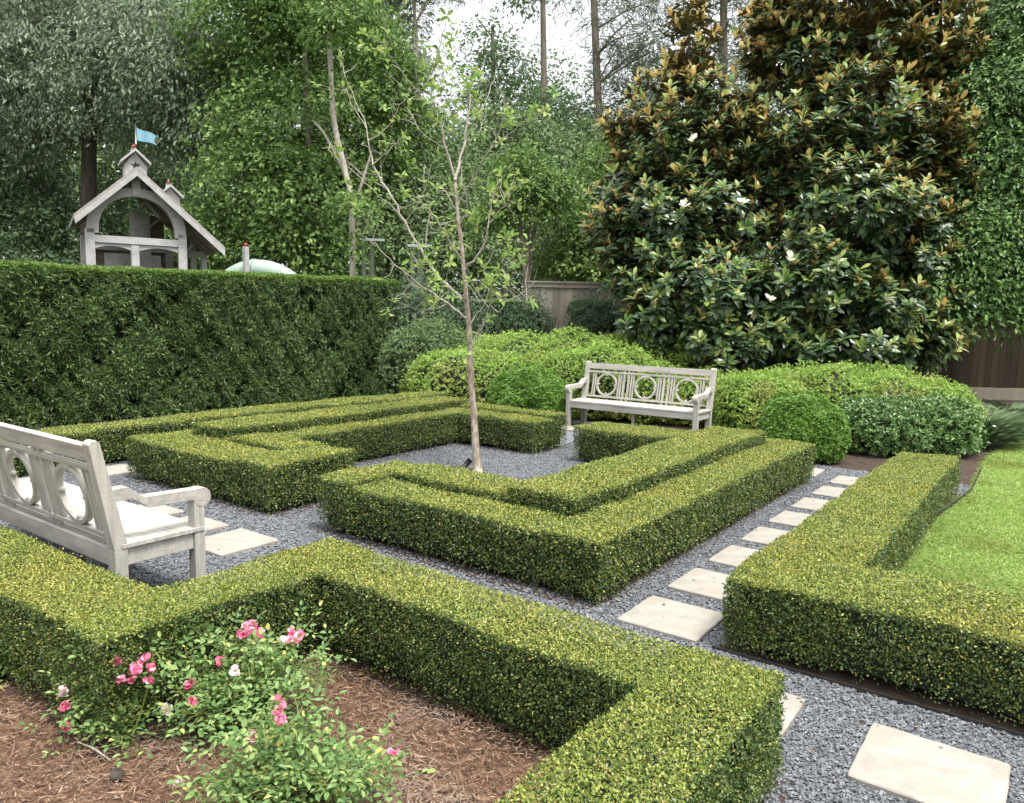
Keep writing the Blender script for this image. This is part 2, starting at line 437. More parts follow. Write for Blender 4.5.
def clipped(name, boxes, mat, leaf, dens, label, group=None, r=.05, depth=.05, shape=4, ratio=.6, wobble=.008, gaps=.0, top_tilt=.8, cat='hedge', stems=None, up=.5, face_keep=.3, origin=None, gap_scale=1.0, fresh=(.17, .78), old=None, sk=.012):
    """a sheared hedge: union of boxes (x0,x1,y0,y1,z1), dense twiggy core and separate small leaves on its skin"""
    o0 = A([np.mean([b[0] for b in boxes]), np.mean([b[2] for b in boxes]), 0.0]) if origin is None else A(origin)
    mb = MB()
    boxes = [(b[0]+sk, b[1]-sk, b[2]+sk, b[3]-sk, b[4]) for b in boxes]
    ins = depth*1.25
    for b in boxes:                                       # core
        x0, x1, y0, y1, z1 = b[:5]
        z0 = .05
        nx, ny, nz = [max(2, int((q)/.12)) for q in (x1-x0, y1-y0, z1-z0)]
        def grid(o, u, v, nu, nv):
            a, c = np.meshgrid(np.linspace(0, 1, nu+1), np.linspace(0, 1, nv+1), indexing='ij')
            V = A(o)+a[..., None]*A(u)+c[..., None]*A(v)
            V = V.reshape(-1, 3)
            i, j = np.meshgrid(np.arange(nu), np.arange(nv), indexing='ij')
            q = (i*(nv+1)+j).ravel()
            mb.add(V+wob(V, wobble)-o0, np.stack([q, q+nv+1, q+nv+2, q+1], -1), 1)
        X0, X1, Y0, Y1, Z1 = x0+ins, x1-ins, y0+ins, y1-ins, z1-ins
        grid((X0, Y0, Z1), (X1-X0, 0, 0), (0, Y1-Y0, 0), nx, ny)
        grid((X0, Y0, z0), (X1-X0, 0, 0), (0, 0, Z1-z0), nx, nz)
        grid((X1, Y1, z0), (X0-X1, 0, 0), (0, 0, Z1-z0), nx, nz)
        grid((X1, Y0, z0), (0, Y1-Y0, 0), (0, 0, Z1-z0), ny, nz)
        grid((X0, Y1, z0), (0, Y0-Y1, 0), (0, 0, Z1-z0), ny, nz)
    for bi, b in enumerate(boxes):
        x0, x1, y0, y1, z1 = b[:5]
        z0 = .02
        lo, hi = A([x0, y0, z0]), A([x1, y1, z1])
        for ax, sg in ((2, 1), (0, -1), (0, 1), (1, -1), (1, 1)):
            oth = [k for k in range(3) if k != ax]
            area = np.prod((hi-lo)[oth])
            n = int(area*dens)
            if n < 1:
                continue
            P = lo + rng.random((n, 3))*(hi-lo)
            P[:, ax] = hi[ax] if sg > 0 else lo[ax]
            # round the exposed arrises
            q = np.clip(P, lo+A([r, r, 0]), hi-r)
            d = P-q
            nrm = unit(d)
            P = q + nrm*r
            keep = np.ones(n, bool)
            for bj, c in enumerate(boxes):
                if bj == bi:
                    continue
                keep &= ~((P[:, 0] > c[0]+.015) & (P[:, 0] < c[1]-.015) & (P[:, 1] > c[2]+.015) & (P[:, 1] < c[3]-.015) & (P[:, 2] < c[4]-.012))
            facing = np.sum(nrm*unit(CAM-P), -1)
            keep &= (facing > -.25) | (rng.random(n) < face_keep)
            if gaps > 0:
                g = np.sin(P[:, 0]*9.1*gap_scale+P[:, 2]*7*gap_scale)+np.sin(P[:, 1]*8.3*gap_scale-P[:, 2]*9.7*gap_scale+1.3)+np.sin((P[:, 0]+P[:, 1])*17*gap_scale+P[:, 2]*21*gap_scale)
                side = np.abs(nrm[:, 2]) < .6
                keep &= ~(side & (g > 3-gaps*3) & (rng.random(n) < .6))
            # thin out towards the soil
            keep &= rng.random(n) < np.clip((P[:, 2]-.02)/.16, .05, 1)
            P, nrm = P[keep], nrm[keep]
            n = len(P)
            P = P + wob(P, wobble)
            sidew = (1-np.abs(nrm[:, 2:3]))
            off = rng.exponential(1, (n, 1))*(depth*.28+sidew*depth*.35)
            P = P - nrm*np.minimum(off, depth*1.2) + nrm*np.abs(rng.normal(0, leaf*.22, (n, 1)))*(.5+sidew)
            R = rng.normal(size=(n, 3))
            D = unit(nrm*.45 + R*.8 + A([0, 0, up*.4]))
            N = unit(nrm*top_tilt + A([0, 0, up*.6]) + rng.normal(size=(n, 3))*.5)
            P = P + nrm*sidew*np.maximum(.014*lump(P, 5.5)+.010*lump(P, 2.1, 1.7), -.010)[:, None] + nrm*(1-sidew)*(.006*lump(P, 3.3, .6))[:, None]
            spr = rng.random(n) < .012
            P[spr] += nrm[spr]*rng.uniform(.0, leaf*1.8, (spr.sum(), 1))
            Ls = leaf*rng.uniform(.65, 1.35, n)
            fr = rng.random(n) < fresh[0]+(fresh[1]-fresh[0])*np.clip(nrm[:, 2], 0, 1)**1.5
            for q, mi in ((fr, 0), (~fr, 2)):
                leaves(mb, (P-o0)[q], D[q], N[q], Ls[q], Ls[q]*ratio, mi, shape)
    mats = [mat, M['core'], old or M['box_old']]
    if stems is None:
        stems = []
        for b in boxes:
            for (ax0, ay0, ax1, ay1) in ((b[0]+.05, b[2]+.06, b[1]-.05, b[2]+.06),):
                ln = math.hypot(ax1-ax0, ay1-ay0)
                for k in range(rng.poisson(ln/.55)):
                    f = rng.random()
                    stems.append((ax0+(ax1-ax0)*f, ay0+(ay1-ay0)*f, .26))
    if stems:
        for (x, y, z1) in stems:
            for k in range(4):
                a = rng.uniform(0, 6.28)
                p0 = A([x, y, 0.0])
                p1 = p0 + A([math.cos(a)*.04, math.sin(a)*.04, z1*.5])
                p2 = p1 + A([math.cos(a)*.1, math.sin(a)*.1, z1*.5])
                mb.tube(A([p0, p1, p2])-o0, [.008, .0055, .003], 5, 3)
        mats.append(M['stem_dark'])
    o = mb.build(name, mats, loc=o0)
    return tag(o, label, cat, group)

# ------------------------------------------------------------------ ground
def sheet(name, poly, z, mat, kind='structure', n=None):
    mb = MB()
    mb.add([(x, y, z) for x, y in poly], [tuple(range(len(poly)))])
    o = mb.build(name, mat)
    return struct(o, kind)

sheet('ground', [(-400, -400), (400, -400), (400, 400), (-400, 400)], -.012, M['ground'])
sheet('planting_bed', [(-6.2, 4.2), (4.60, 4.2), (4.3, 6.0), (4.2, 8.2), (4.2, 10), (4.4, 16.0), (-5, 11), (-8, 9)], -.006, M['soil'])
sheet('mulch_bed', [(-3.5, -9), (4.1, -9), (4.1, -2.4), (2.0, -2.4), (2.0, -3.4), (-3.5, -3.4)], .006, M['mulch_bed'])
gravel_poly = [(-3.5, -3.42), (1.98, -3.42), (1.98, -2.42), (4.12, -2.42), (4.12, -9), (9.5, -9), (9.5, -1.27), (3.68, -1.27), (3.68, 3.8), (4.325, 3.8), (4.32, 4.3), (2.6, 4.42), (1.35, 4.42), (1.35, 5.75), (-1.45, 5.75), (-1.45, 4.5), (-3.5, 4.5)]
sheet('gravel', gravel_poly, .002, M['gravel_bed'])
sheet('lawn', [(12, -.60), (14, 22), (4.6, 17.0), (4.55, 8.7), (4.38, 7.4), (4.29, 6.5), (4.30, 5.5), (4.33, 4.06), (4.27, 3.3), (4.20, 2.6), (4.19, -.56)], -.002, M['lawn'])
sheet('grass_path', [(-6.6, 4.9), (-3.6, 4.9), (-3.6, 6), (-4.6, 9.5), (-9.5, 12), (-9.5, 7.0), (-6.6, 7.0)], -.002, M['lawn'])
sheet('hedge_bed', [(-6.9, -8), (-3.5, -8), (-3.5, 4.9), (-6.9, 4.9)], -.003, M['soil'])

def inside(poly, x, y):
    c = np.zeros(len(x), bool)
    n = len(poly)
    for i in range(n):
        x1, y1 = poly[i]
        x2, y2 = poly[(i+1) % n]
        if y1 == y2:
            continue
        t = ((y1 > y) != (y2 > y)) & (x < (x2-x1)*(y-y1)/(y2-y1)+x1)
        c ^= t
    return c

def in_view(P, margin=60):
    d = P-CAM
    z = d @ _fw
    u = 510+F*(d @ _rt)/np.maximum(z, .05)
    v = 408-F*(d @ _up)/np.maximum(z, .05)
    return (z > .3) & (u > -margin-120) & (u < 1024+margin+120) & (v < 803+margin*2) & (v > -margin)

# stepping stones ----------------------------------------------------------
SLABS = []
def slab(x0, y0, x1, y1, label, h=.028):
    c = A([(x0+x1)/2, (y0+y1)/2, 0])
    hx, hy = (x1-x0)/2, (y1-y0)/2
    out = []
    for (ax, ay), (bx, by) in (((-hx, -hy), (hx, -hy)), ((hx, -hy), (hx, hy)), ((hx, hy), (-hx, hy)), ((-hx, hy), (-hx, -hy))):
        for k in range(14):
            f = k/14
            c_ = .006 if k == 0 else 0.0
            px, py = ax+(bx-ax)*f, ay+(by-ay)*f
            l_ = math.hypot(px, py)
            e_ = random.gauss(0, .0011)-c_*random.uniform(.3, 1.6)
            out.append((px*(1+e_/l_), py*(1+e_/l_)))
    n_ = len(out)
    mb = MB()
    V_ = [(a_, b_, -.02) for a_, b_ in out]+[(a_, b_, h-.005) for a_, b_ in out]+[(a_*(1-.005/hx), b_*(1-.005/hy), h+random.gauss(0, .0006)) for a_, b_ in out]
    Fc = [tuple(range(2*n_, 3*n_))]
    for r_ in (0, 1):
        Fc += [(r_*n_+k, r_*n_+(k+1) % n_, (r_+1)*n_+(k+1) % n_, (r_+1)*n_+k) for k in range(n_)]
    mb.add(V_, Fc)
    o = mb.build('stepping_stone', M['slab'], loc=c, rotz=random.uniform(-.012, .012))
    SLABS.append((x0, y0, x1, y1))
    return tag(o, label, 'paving stone', 'cream stepping stones set in the gravel')

s9 = slab(4.475, -2.035, 4.965, -1.565, 'big cream stone lying alone in the wide gravel in front of the right hedge')
slab(3.72, -2.02, 4.20, -1.54, 'cream stone half hidden by the corner of the near hedge')
side = [(-1.27, 'nearest cream stone of the side path, beside the corner of the right hedge'),
        (-.605, 'second cream stone of the side path counted from the right hedge corner'),
        (.06, 'third cream stone of the side path counted from the right hedge corner'),
        (.72, 'fourth cream stone of the side path counted from the right hedge corner'),
        (1.39, 'fifth cream stone of the side path counted from the right hedge corner'),
        (2.05, 'sixth cream stone of the side path, small with distance'),
        (2.72, 'seventh cream stone of the side path, next to last before the shrubs'),
        (3.38, 'last cream stone of the side path, closest to the shrubs')]
for y, lb in side:
    slab(3.10, y, 3.57, y+.46, lb)
slab(2.43, 3.62, 2.90, 4.08, 'cream stone at the back corner of the double tiered hedge, left of the side path')
slab(0.0, -2.02, .47, -1.54, 'cream stone in the gravel beside the front leg of the near bench')
slab(-.62, -2.02, -.15, -1.54, 'cream stone seen through the arm of the near bench')
slab(-1.25, -2.02, -.78, -1.54, 'cream stone in front of the seat of the near bench, behind its back post')
slab(-3.05, -1.36, -2.60, -.90, 'cream stone between the low outer hedge and the left corner of the maze')
slab(-.1, 3.75, .37, 4.21, 'pale stone in the gap between the two maze hedges before the far bench')
slab(-1.17, 4.60, -.72, 5.0, 'pale stone under the far bench by its left front leg')

# gravel chips -------------------------------------------------------------
def chips_gravel():
    mb = MB()
    zones = [(3.6, 6.2, -4.6, -1.15, 12500), (2.9, 3.72, -2.5, 4.3, 7500), (-3.2, 3.0, -3.2, -1.1, 3600), (-1.5, 2.4, -.4, 2.7, 3300), (-.3, .6, -1.3, 5.6, 3000), (-3.3, -2.3, -1.3, 4.4, 2500), (2.3, 4.6, 3.4, 4.5, 3000)]
    base = A([(1, 0, 0), (-1, 0, 0), (0, 1, 0), (0, -1, 0), (0, 0, 1), (0, 0, -1)], float)
    faces = A([(0, 2, 4), (2, 1, 4), (1, 3, 4), (3, 0, 4), (2, 0, 5), (1, 2, 5), (3, 1, 5), (0, 3, 5)])
    for x0, x1, y0, y1, d in zones:
        n = int((x1-x0)*(y1-y0)*d)
        x, y = rng.uniform(x0, x1, n), rng.uniform(y0, y1, n)
        k = inside(gravel_poly, x, y)
        for a, b, c, e in SLABS:
            k &= ~((x > a-.004) & (x < c+.004) & (y > b-.004) & (y < e+.004)) | (rng.random(n) < .0016)
        P = np.stack([x, y, np.full(n, .008)], -1)
        k &= in_view(P)
        P = P[k]
        n = len(P)
        dist = np.linalg.norm(P-CAM, axis=1)
        sz = rng.uniform(.0042, .0092, n)*np.where(dist > 4, 1.2, 1.0)
        P[:, 2] += rng.uniform(-.003, .007, n)
        for a, b, c, e in SLABS:
            on = (P[:, 0] > a-.004) & (P[:, 0] < c+.004) & (P[:, 1] > b-.004) & (P[:, 1] < e+.004)
            P[on, 2] = .030
        V = base[None]*rng.uniform(.55, 1.25, (n, 6, 1)) + rng.normal(0, .28, (n, 6, 3))
        q = rng.uniform(0, 6.28, n)
        c, s = np.cos(q), np.sin(q)
        X = V[..., 0]*c[:, None]*1.25-V[..., 1]*s[:, None]
        Y = V[..., 0]*s[:, None]*1.25+V[..., 1]*c[:, None]
        V = np.stack([X, Y, V[..., 2]*.75], -1)*sz[:, None, None] + P[:, None]
        mb.add(V.reshape(-1, 3), (np.arange(n)[:, None, None]*6+faces[None]).reshape(-1, 3))
    struct(mb.build('gravel_stones', M['pebble']), 'stuff')
chips_gravel()

def chips_mulch():
    mb = MB()
    poly = [(-1, -6), (3.95, -6), (3.95, -2.5), (2.1, -2.5), (2.1, -3.5), (-1, -3.5)]
    n = 90000
    x, y = rng.uniform(-.6, 3.95, n), rng.uniform(-5.2, -2.5, n)
    P = np.stack([x, y, np.full(n, .012)], -1)
    k = inside(poly, x, y) & in_view(P, 30)
    P = P[k]
    n = len(P)
    hump = .012*np.sin(P[:, 0]*7+P[:, 1]*3)+.01*np.sin(P[:, 1]*11-P[:, 0]*4)
    P[:, 2] += np.maximum(hump, -.004) + rng.uniform(0, .018, n)
    L = rng.exponential(.016, n)+.012
    L = np.minimum(L, .075)
    W = rng.uniform(.0025, .007, n)
    a = rng.uniform(0, 6.28, n)
    D = unit(np.stack([np.cos(a), np.sin(a), rng.normal(0, .22, n)], -1))
    N = unit(np.stack([rng.normal(0, .5, n), rng.normal(0, .5, n), np.ones(n)], -1))
    leaves(mb, P-D*L[:, None]/2, D, N, L, W, 0, 6, fold=-.5, droop=.03)
    o = struct(mb.build('mulch_chips', M['chip']), 'stuff')
chips_mulch()

def fallen():
    mb = MB()
    n = 520
    P = np.stack([rng.uniform(-3.2, 6.0, n), rng.uniform(-4.2, 4.4, n), np.full(n, .016)], -1)
    k = in_view(P, 10) & (inside(gravel_poly, P[:, 0], P[:, 1]) | (rng.random(n) < .5))
    P = P[k]
    for a, b, c, e in SLABS:
        on = (P[:, 0] > a) & (P[:, 0] < c) & (P[:, 1] > b) & (P[:, 1] < e)
        P[on, 2] = .033
    n = len(P)
    D = unit(rng.normal(size=(n, 3))*A([1, 1, .15]))
    N = unit(rng.normal(size=(n, 3))*.3+A([0, 0, 1.]))
    L = rng.uniform(.012, .034, n)
    leaves(mb, P, D, N, L, L*.5, 0, 8, fold=.3, droop=-.1)
    struct(mb.build('fallen_leaves', M['litter']), 'stuff')
fallen()

def lawn_blades():
    mb = MB()
    polys = [([(9, -.60), (9, 16), (4.6, 17.0), (4.55, 8.7), (4.38, 7.4), (4.29, 6.5), (4.30, 5.5), (4.33, 4.06), (4.27, 3.3), (4.20, 2.6), (4.19, -.56)], (4.18, 9, -.6, 16), 6800),
             ([(-6.6, 2), (-3.7, 2), (-3.7, 6), (-4.7, 9.3), (-8.5, 11), (-8.5, 7.2), (-6.6, 7.2)], (-8.5, -3.7, 2, 11), 1500)]
    for poly, (x0, x1, y0, y1), d in polys:
        n = int((x1-x0)*(y1-y0)*d)
        x, y = rng.uniform(x0, x1, n), rng.uniform(y0, y1, n)
        P = np.stack([x, y, np.zeros(n)], -1)
        k = inside(poly, x+rng.normal(0, .03, n), y+rng.normal(0, .04, n)) & in_view(P, 20)
        P = P[k]
        n = len(P)
        dist = np.linalg.norm(P-CAM, axis=1)
        D = unit(rng.normal(0, .75, (n, 3))*A([1, 1, .2])+A([0, 0, .55]))
        N = unit(rng.normal(size=(n, 3))*.45+A([0, 0, 1.]))
        L = rng.uniform(.018, .042, n)
        leaves(mb, P, D, N, L, .003+dist*.0007, 0, 4, fold=.1, droop=.35)
    struct(mb.build('grass', M['grass']), 'stuff')
lawn_blades()

# ------------------------------------------------------------------ clipped hedges
HG = 'clipped box hedges of the parterre'
near_boxes = [(1.77, 4.29, -2.62, -2.20, .44), (3.88, 4.29, -7.0, -2.20, .44), (1.77, 2.19, -3.63, -2.20, .44), (-2.6, 2.19, -3.64, -3.18, .44)]
clipped('clipped_hedge', near_boxes, M['box'], .0118, 37000,
        'long zigzag clipped hedge nearest the viewer, from behind the near bench round the mulch', HG, r=.022, depth=.045, gaps=.3,
        stems=[(1.95, -2.45, .4), (2.1, -2.5, .35), (2.4, -2.5, .35), (3.0, -2.5, .35)], shape=4, gap_scale=1.7, wobble=.009)
clipped('clipped_hedge', [(3.69, 4.24, -1.26, 3.74, .395), (3.69, 9.0, -1.26, -.56, .395)], M['box'], .0138, 27000,
        'L shaped clipped hedge between the side path and the lawn', HG, r=.022, depth=.045, gaps=.3, wobble=.009, gap_scale=1.4)
clipped('clipped_hedge', [(-2.43, -.6, -1.18, -.58, .405), (-.70, -.15, -1.18, -.21, .44), (-1.55, -.6, -.61, -.21, .455), (-2.43, -2.1, -1.18, 3.38, .41), (-2.2, -1.64, -.62, 3.2, .525), (-1.70, -1.28, -.61, 2.9, .42),
                          (-2.2, -.11, 3.02, 3.36, .455), (-1.7, -.11, 2.57, 3.06, .415)], M['box'], .0172, 17500,
        'C shaped two tiered clipped hedge on the left of the central sapling', HG, r=.02, depth=.045, gaps=.25, wobble=.008, gap_scale=1.3)
clipped('clipped_hedge', [(.75, 2.95, -1.18, -.76, .40), (.43, .85, -1.18, -.30, .435), (.8, 2.1, -.78, -.30, .46), (2.50, 2.95, -1.18, 3.40, .41), (1.93, 2.53, -.78, 3.06, .525), (.43, 1.98, 2.57, 3.2, .43), (1.9, 2.95, 3.0, 3.40, .41)],
        M['box'], .0165, 19000, 'C shaped two tiered clipped hedge on the right of the central sapling', HG, r=.02, depth=.045, gaps=.3, wobble=.008, gap_scale=1.3)
clipped('clipped_hedge', [(-3.64, -3.14, -2.6, 4.55, .41)], M['box'], .020, 11000,
        'straight low clipped hedge between the maze and the tall dark hedge', HG, r=.03, depth=.045, gaps=.25, wobble=.009)

def tufted(name, box, mat, top_mat, leaf, dens, ros, label, rise=0.0, cat='hedge', ratio=.19, amp=.11, lump_s=1.0, open_=(.45, 1.4)):
    '''a tall hedge trimmed less tightly: tufts of leaves on a lumpy face'''
    x0, x1, y0, y1, z1 = box
    o0 = A([(x0+x1)/2, (y0+y1)/2, 0.0])
    mb = MB()
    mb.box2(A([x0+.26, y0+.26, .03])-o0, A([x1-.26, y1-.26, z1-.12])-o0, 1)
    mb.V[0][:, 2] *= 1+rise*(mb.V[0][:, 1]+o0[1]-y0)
    lo, hi = A([x0, y0, .03]), A([x1, y1, z1])
    for ax, sg in ((0, 1), (0, -1), (1, 1), (1, -1), (2, 1)):
        oth = [k for k in range(3) if k != ax]
        n = int(np.prod((hi-lo)[oth])*dens*(1.0 if ax != 2 else 1.6))
        P = lo+rng.random((n, 3))*(hi-lo)
        P[:, ax] = hi[ax] if sg > 0 else lo[ax]
        r = .2 if ax != 2 else .12
        q = np.clip(P, lo+A([r, r, 0]), hi-r)
        nrm = unit(P-q)
        P = q+nrm*r
        facing = np.sum(nrm*unit(CAM-P), -1)
        k = (facing > -.2) | (rng.random(n) < .12)
        k &= in_view(P, 200) | (rng.random(n) < .1)
        P, nrm = P[k], nrm[k]
        lm = lump(P, lump_s)
        top = np.clip(nrm[:, 2], 0, 1)
        k = rng.random(len(P)) < np.clip(.68+lm*1.3+top, .2, 1)
        P, nrm, lm, top = P[k], nrm[k], lm[k], top[k]
        P = P+nrm*((lm-.35)*amp*(1-.75*top)-rng.exponential(.03, len(P)))[:, None]
        P[:, 2] *= 1+rise*(P[:, 1]-y0)
        axd = unit(nrm*1.1+A([0, 0, .38])+rng.normal(0, .42, (len(P), 3)))
        whorl(mb, (P-o0)[top < .6], axd[top < .6], ros, leaf, ratio, 4, 0, open_, droop=.15)
        whorl(mb, (P-o0)[top >= .6], axd[top >= .6], ros, leaf*.7, ratio*1.3, 4, 2, open_, droop=.15)
    return tag(mb.build(name, [mat, M['core'], top_mat], loc=o0), label, cat)
tufted('tall_hedge', (-8.1, -6.42, -6.0, 6.82, 2.13), M['podo'], M['podo_top'], .088, 1050, 10, 'tall dark green wall of hedge below the playhouse', .0092)
tufted('tall_hedge', (-6.6, -3.2, 9.6, 11.0, 2.05), M['darkbush'], M['podo_top'], .07, 700, 7, 'trimmed dark hedge in front of the fence, behind the sapling', ratio=.35)

for rects in ([(1.74, 4.33, -2.66, -2.17), (3.85, 4.33, -7, -2.66), (1.74, 2.22, -3.66, -2.66), (-2.6, 1.74, -3.66, -3.15)], [(3.66, 4.19, -1.275, 3.8), (4.19, 9, -1.275, -.60)],
              [(-2.43, -.11, -1.22, -.17), (-2.43, -1.24, -.17, 3.4), (-1.24, -.11, 2.53, 3.4)], [(.39, 2.96, -1.22, -.26), (1.89, 2.96, -.26, 3.4), (.39, 1.89, 2.53, 3.4)]):
    mb = MB()
    for k, (a, b, c, d) in enumerate(rects):
        mb.add([(a, c, .0095), (b, c, .0095), (b, d, .0095), (a, d, .0095)], [(0, 1, 2, 3)])
    struct(mb.build('soil', M['soil']))

# ------------------------------------------------------------------ loose shrubs
def shrub(name, lobes, mat, leaf, n, label, cat='shrub', group=None, ratio=.42, ros=5, shape=4, spread=.05, up=.7, core=.80, lumpy=.10, flat=0, mi2=None, twig=True):
    """lobes (x,y,z,rx,ry,rz); leaves come in little whorls at shoot tips on the skin"""
    lobes = [A(l, float) for l in lobes]
    o0 = A([np.mean([l[0] for l in lobes]), np.mean([l[1] for l in lobes]), 0.0])
    mb = MB()
    for l in lobes:
        m2 = MB().sphere((0, 0, 0), 1, 1, 18, 12)
        V = m2.V[0].astype(float)
        V = V*(1+.07*np.sin(V[:, :1]*7+l[0]*3)+.07*np.sin(V[:, 1:2]*8+V[:, 2:]*6+l[1]))
        V = V*l[3:]*core+l[:3]
        V[:, 2] = np.maximum(V[:, 2], .02)
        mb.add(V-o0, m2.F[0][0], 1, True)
    area = A([(l[3]*l[4]+l[3]*l[5]+l[4]*l[5]) for l in lobes])
    for li, l in enumerate(lobes):
        k = int(n*1.7*area[li]/area.sum())
        d = rand_dir(k)
        d[:, 2] = np.where(d[:, 2] < -.75, -d[:, 2]*.5, d[:, 2])
        d = unit(d)
        bump = 1+.06*np.sin(d[:, 0]*9+li*2)+.06*np.sin(d[:, 1]*11-d[:, 2]*7+li)+rng.normal(0, spread, k)-rng.exponential(.04, k)
        bump = bump*(1+lumpy*lump(l[:3]+d*l[3:], 2.2, li))
        P = l[:3]+d*l[3:]*bump[:, None]
        nrm = unit(d/l[3:])
        keep = P[:, 2] > .03
        for lj, c in enumerate(lobes):
            if lj != li:
                keep &= (((P-c[:3])/c[3:])**2).sum(1) > .9
        facing = np.sum(nrm*unit(CAM-P), -1)
        keep &= (facing > -.3) | (rng.random(k) < .3)
        P, nrm = P[keep], nrm[keep]
        k = len(P)
        ax = unit(nrm*.8+A([0, 0, up])+rng.normal(0, .35, (k, 3)))
        whorl(mb, P-o0, ax, ros, leaf, ratio, shape)
        if twig:
            pass
    o = mb.build(name, [mat, M['core']], loc=o0)
    return tag(o, label, cat, group)

def lob(u, v, D, rx, top, ry=None):
    """dome on the soil whose top the photo shows at (u, v)"""
    p = at(u, v, D)
    t = p[2] if top is None else p[2]+top*0
    return (p[0], p[1], t*.42, rx, ry or rx, t*.60)

AZ = 'loose azaleas in the back bed'
# box balls
shrub('box_ball', [(2.42, 4.75, .31, .50, .50, .48)], M['ball'], .032, 15000, 'round clipped green ball shrub to the right of the far bench', 'shrub', None, ratio=.55, spread=.02, core=.86, lumpy=.075)
shrub('box_ball', [lob(531, 370, 12.1, .64, None)], M['ball'], .034, 15000, 'round clipped green ball shrub to the left of the far bench', 'shrub', None, ratio=.55, spread=.02, core=.86, lumpy=.075)
# azaleas left of / behind the bench
shrub('azalea_shrub', [lob(462, 351, 13.4, .85, None), lob(438, 356, 13.6, .6, None), lob(500, 355, 13.2, .75, None), lob(475, 348, 14.2, .9, None)], M['azalea'], .042, 9000, 'wide yellow green azalea mound behind the sapling trunk, left of the ball shrub', 'shrub', AZ)
shrub('azalea_shrub', [lob(520, 335, 14.2, 1.0, None), lob(572, 333, 13.9, .95, None), lob(475, 336, 15, 1.0, None)], M['azalea'], .045, 9000, 'yellow green azalea mound below the left end of the fence', 'shrub', AZ)
shrub('azalea_shrub', [lob(577, 352, 12.9, .65, None), lob(612, 345, 12.8, .8, None), lob(550, 350, 13.4, .7, None)], M['azalea'], .042, 7000, 'yellow green azalea behind the left end of the far bench', 'shrub', AZ)
shrub('azalea_shrub', [lob(625, 335, 14.2, .9, None), lob(665, 338, 13.8, .8, None)], M['azalea'], .045, 6000, 'green azalea mound between the bench top and the dark bush by the fence', 'shrub', AZ)
shrub('azalea_shrub', [lob(700, 372, 12.4, .7, None), lob(660, 366, 12.6, .7, None)], M['azalea'], .042, 5000, 'yellow green azalea seen through the ring panels of the far bench', 'shrub', AZ)
shrub('azalea_shrub', [lob(757, 374, 11.2, .7, None), lob(785, 371, 11.8, .6, None)], M['azalea'], .040, 6500, 'yellow green azalea at the right end of the far bench', 'shrub', AZ)
shrub('azalea_shrub', [lob(835, 367, 11.4, .85, None), lob(900, 374, 11.2, .85, None), lob(943, 386, 10.9, .55, None), lob(870, 369, 12.2, .9, None)], M['azalea'], .040, 12000, 'broad yellow green topped azalea on the right, behind the dark glossy shrub', 'shrub', AZ)
shrub('laurel_shrub', [lob(880, 402, 10.1, .62, None), lob(938, 400, 10.1, .55, None), lob(852, 410, 10.2, .4, None)], M['glossy_shrub'], .058, 3400, 'glossy dark green shrub in front of the broad azalea at the end of the path', 'shrub', None, ratio=.45, spread=.09)
shrub('dark_shrub', [lob(598, 296, 15.6, .62, None), lob(640, 304, 15.4, .5, None)], M['darkbush'], .05, 3400, 'dark bush against the grey fence, right of centre', 'shrub', 'dark bushes along the fence', spread=.12)
shrub('dark_shrub', [lob(531, 301, 15.6, .5, None)], M['darkbush'], .05, 2000, 'small dark bush in front of the left end of the fence', 'shrub', 'dark bushes along the fence', spread=.12)
shrub('dark_shrub', [lob(432, 325, 14.5, .8, None), lob(412, 335, 14.2, .6, None)], M['wood_mid'], .06, 3400, 'mid green bush between the end of the tall hedge and the sapling', 'shrub', None, spread=.12)
shrub('dark_shrub', [lob(425, 295, 15.5, .7, None), lob(470, 300, 15.6, .7, None), lob(405, 280, 16.5, .9, None)], M['darkbush'], .06, 4200, 'dark leafy bush at the far end of the tall hedge', 'shrub', None, spread=.14)

def grass_clump(name, c, r, h, n, mat, label):
    mb = MB()
    a = rng.uniform(0, 6.28, n)
    q = r*np.sqrt(rng.random(n))*.5
    P = np.stack([np.cos(a)*q, np.sin(a)*q, np.zeros(n)], -1)
    D = np.stack([np.cos(a)*.55, np.sin(a)*.55, np.ones(n)], -1)+rng.normal(0, .2, (n, 3))
    N = np.stack([-np.cos(a), -np.sin(a), np.full(n, .5)], -1)
    # two bends: upright then arching over
    L = h*rng.uniform(.6, 1.1, n)
    D = unit(D)
    leaves(mb, P, D, -N, L*.6, .008, 0, 4, droop=.0)
    leaves(mb, P+D*L[:, None]*.5, unit(D+np.stack([np.cos(a), np.sin(a), -np.ones(n)*.8], -1)), -N, L*.7, .008, 0, 4, droop=.2)
    return tag(mb.build(name, mat, loc=c), label, 'grass clump')
grass_clump('grass_clump', spot(985, 10.7), .5, .66, 4200, M['tuft'], 'soft arching grass clump at the edge of the lawn beside the azalea')
grass_clump('grass_clump', spot(1016, 13.0), .5, .5, 3000, M['tuft'], 'grass clump farther back beneath the board fence')

# edging ------------------------------------------------------------------
def edging(pts, label):
    mb = MB()
    for (a, b) in zip(pts[:-1], pts[1:]):
        mb.beam((*a, .0), (*b, .0), .006, .06)
    tag(mb.build('steel_edging', M['steel']), label, 'edging', 'thin black edging strips along the gravel')
edging([(3.66, -1.28), (9, -1.28)], 'thin black edging strip along the front foot of the right hedge')
edging([(4.20, 2.6), (4.27, 3.3), (4.335, 4.06), (4.31, 5.5)], 'thin black edging strip between the lawn and the right hedge')

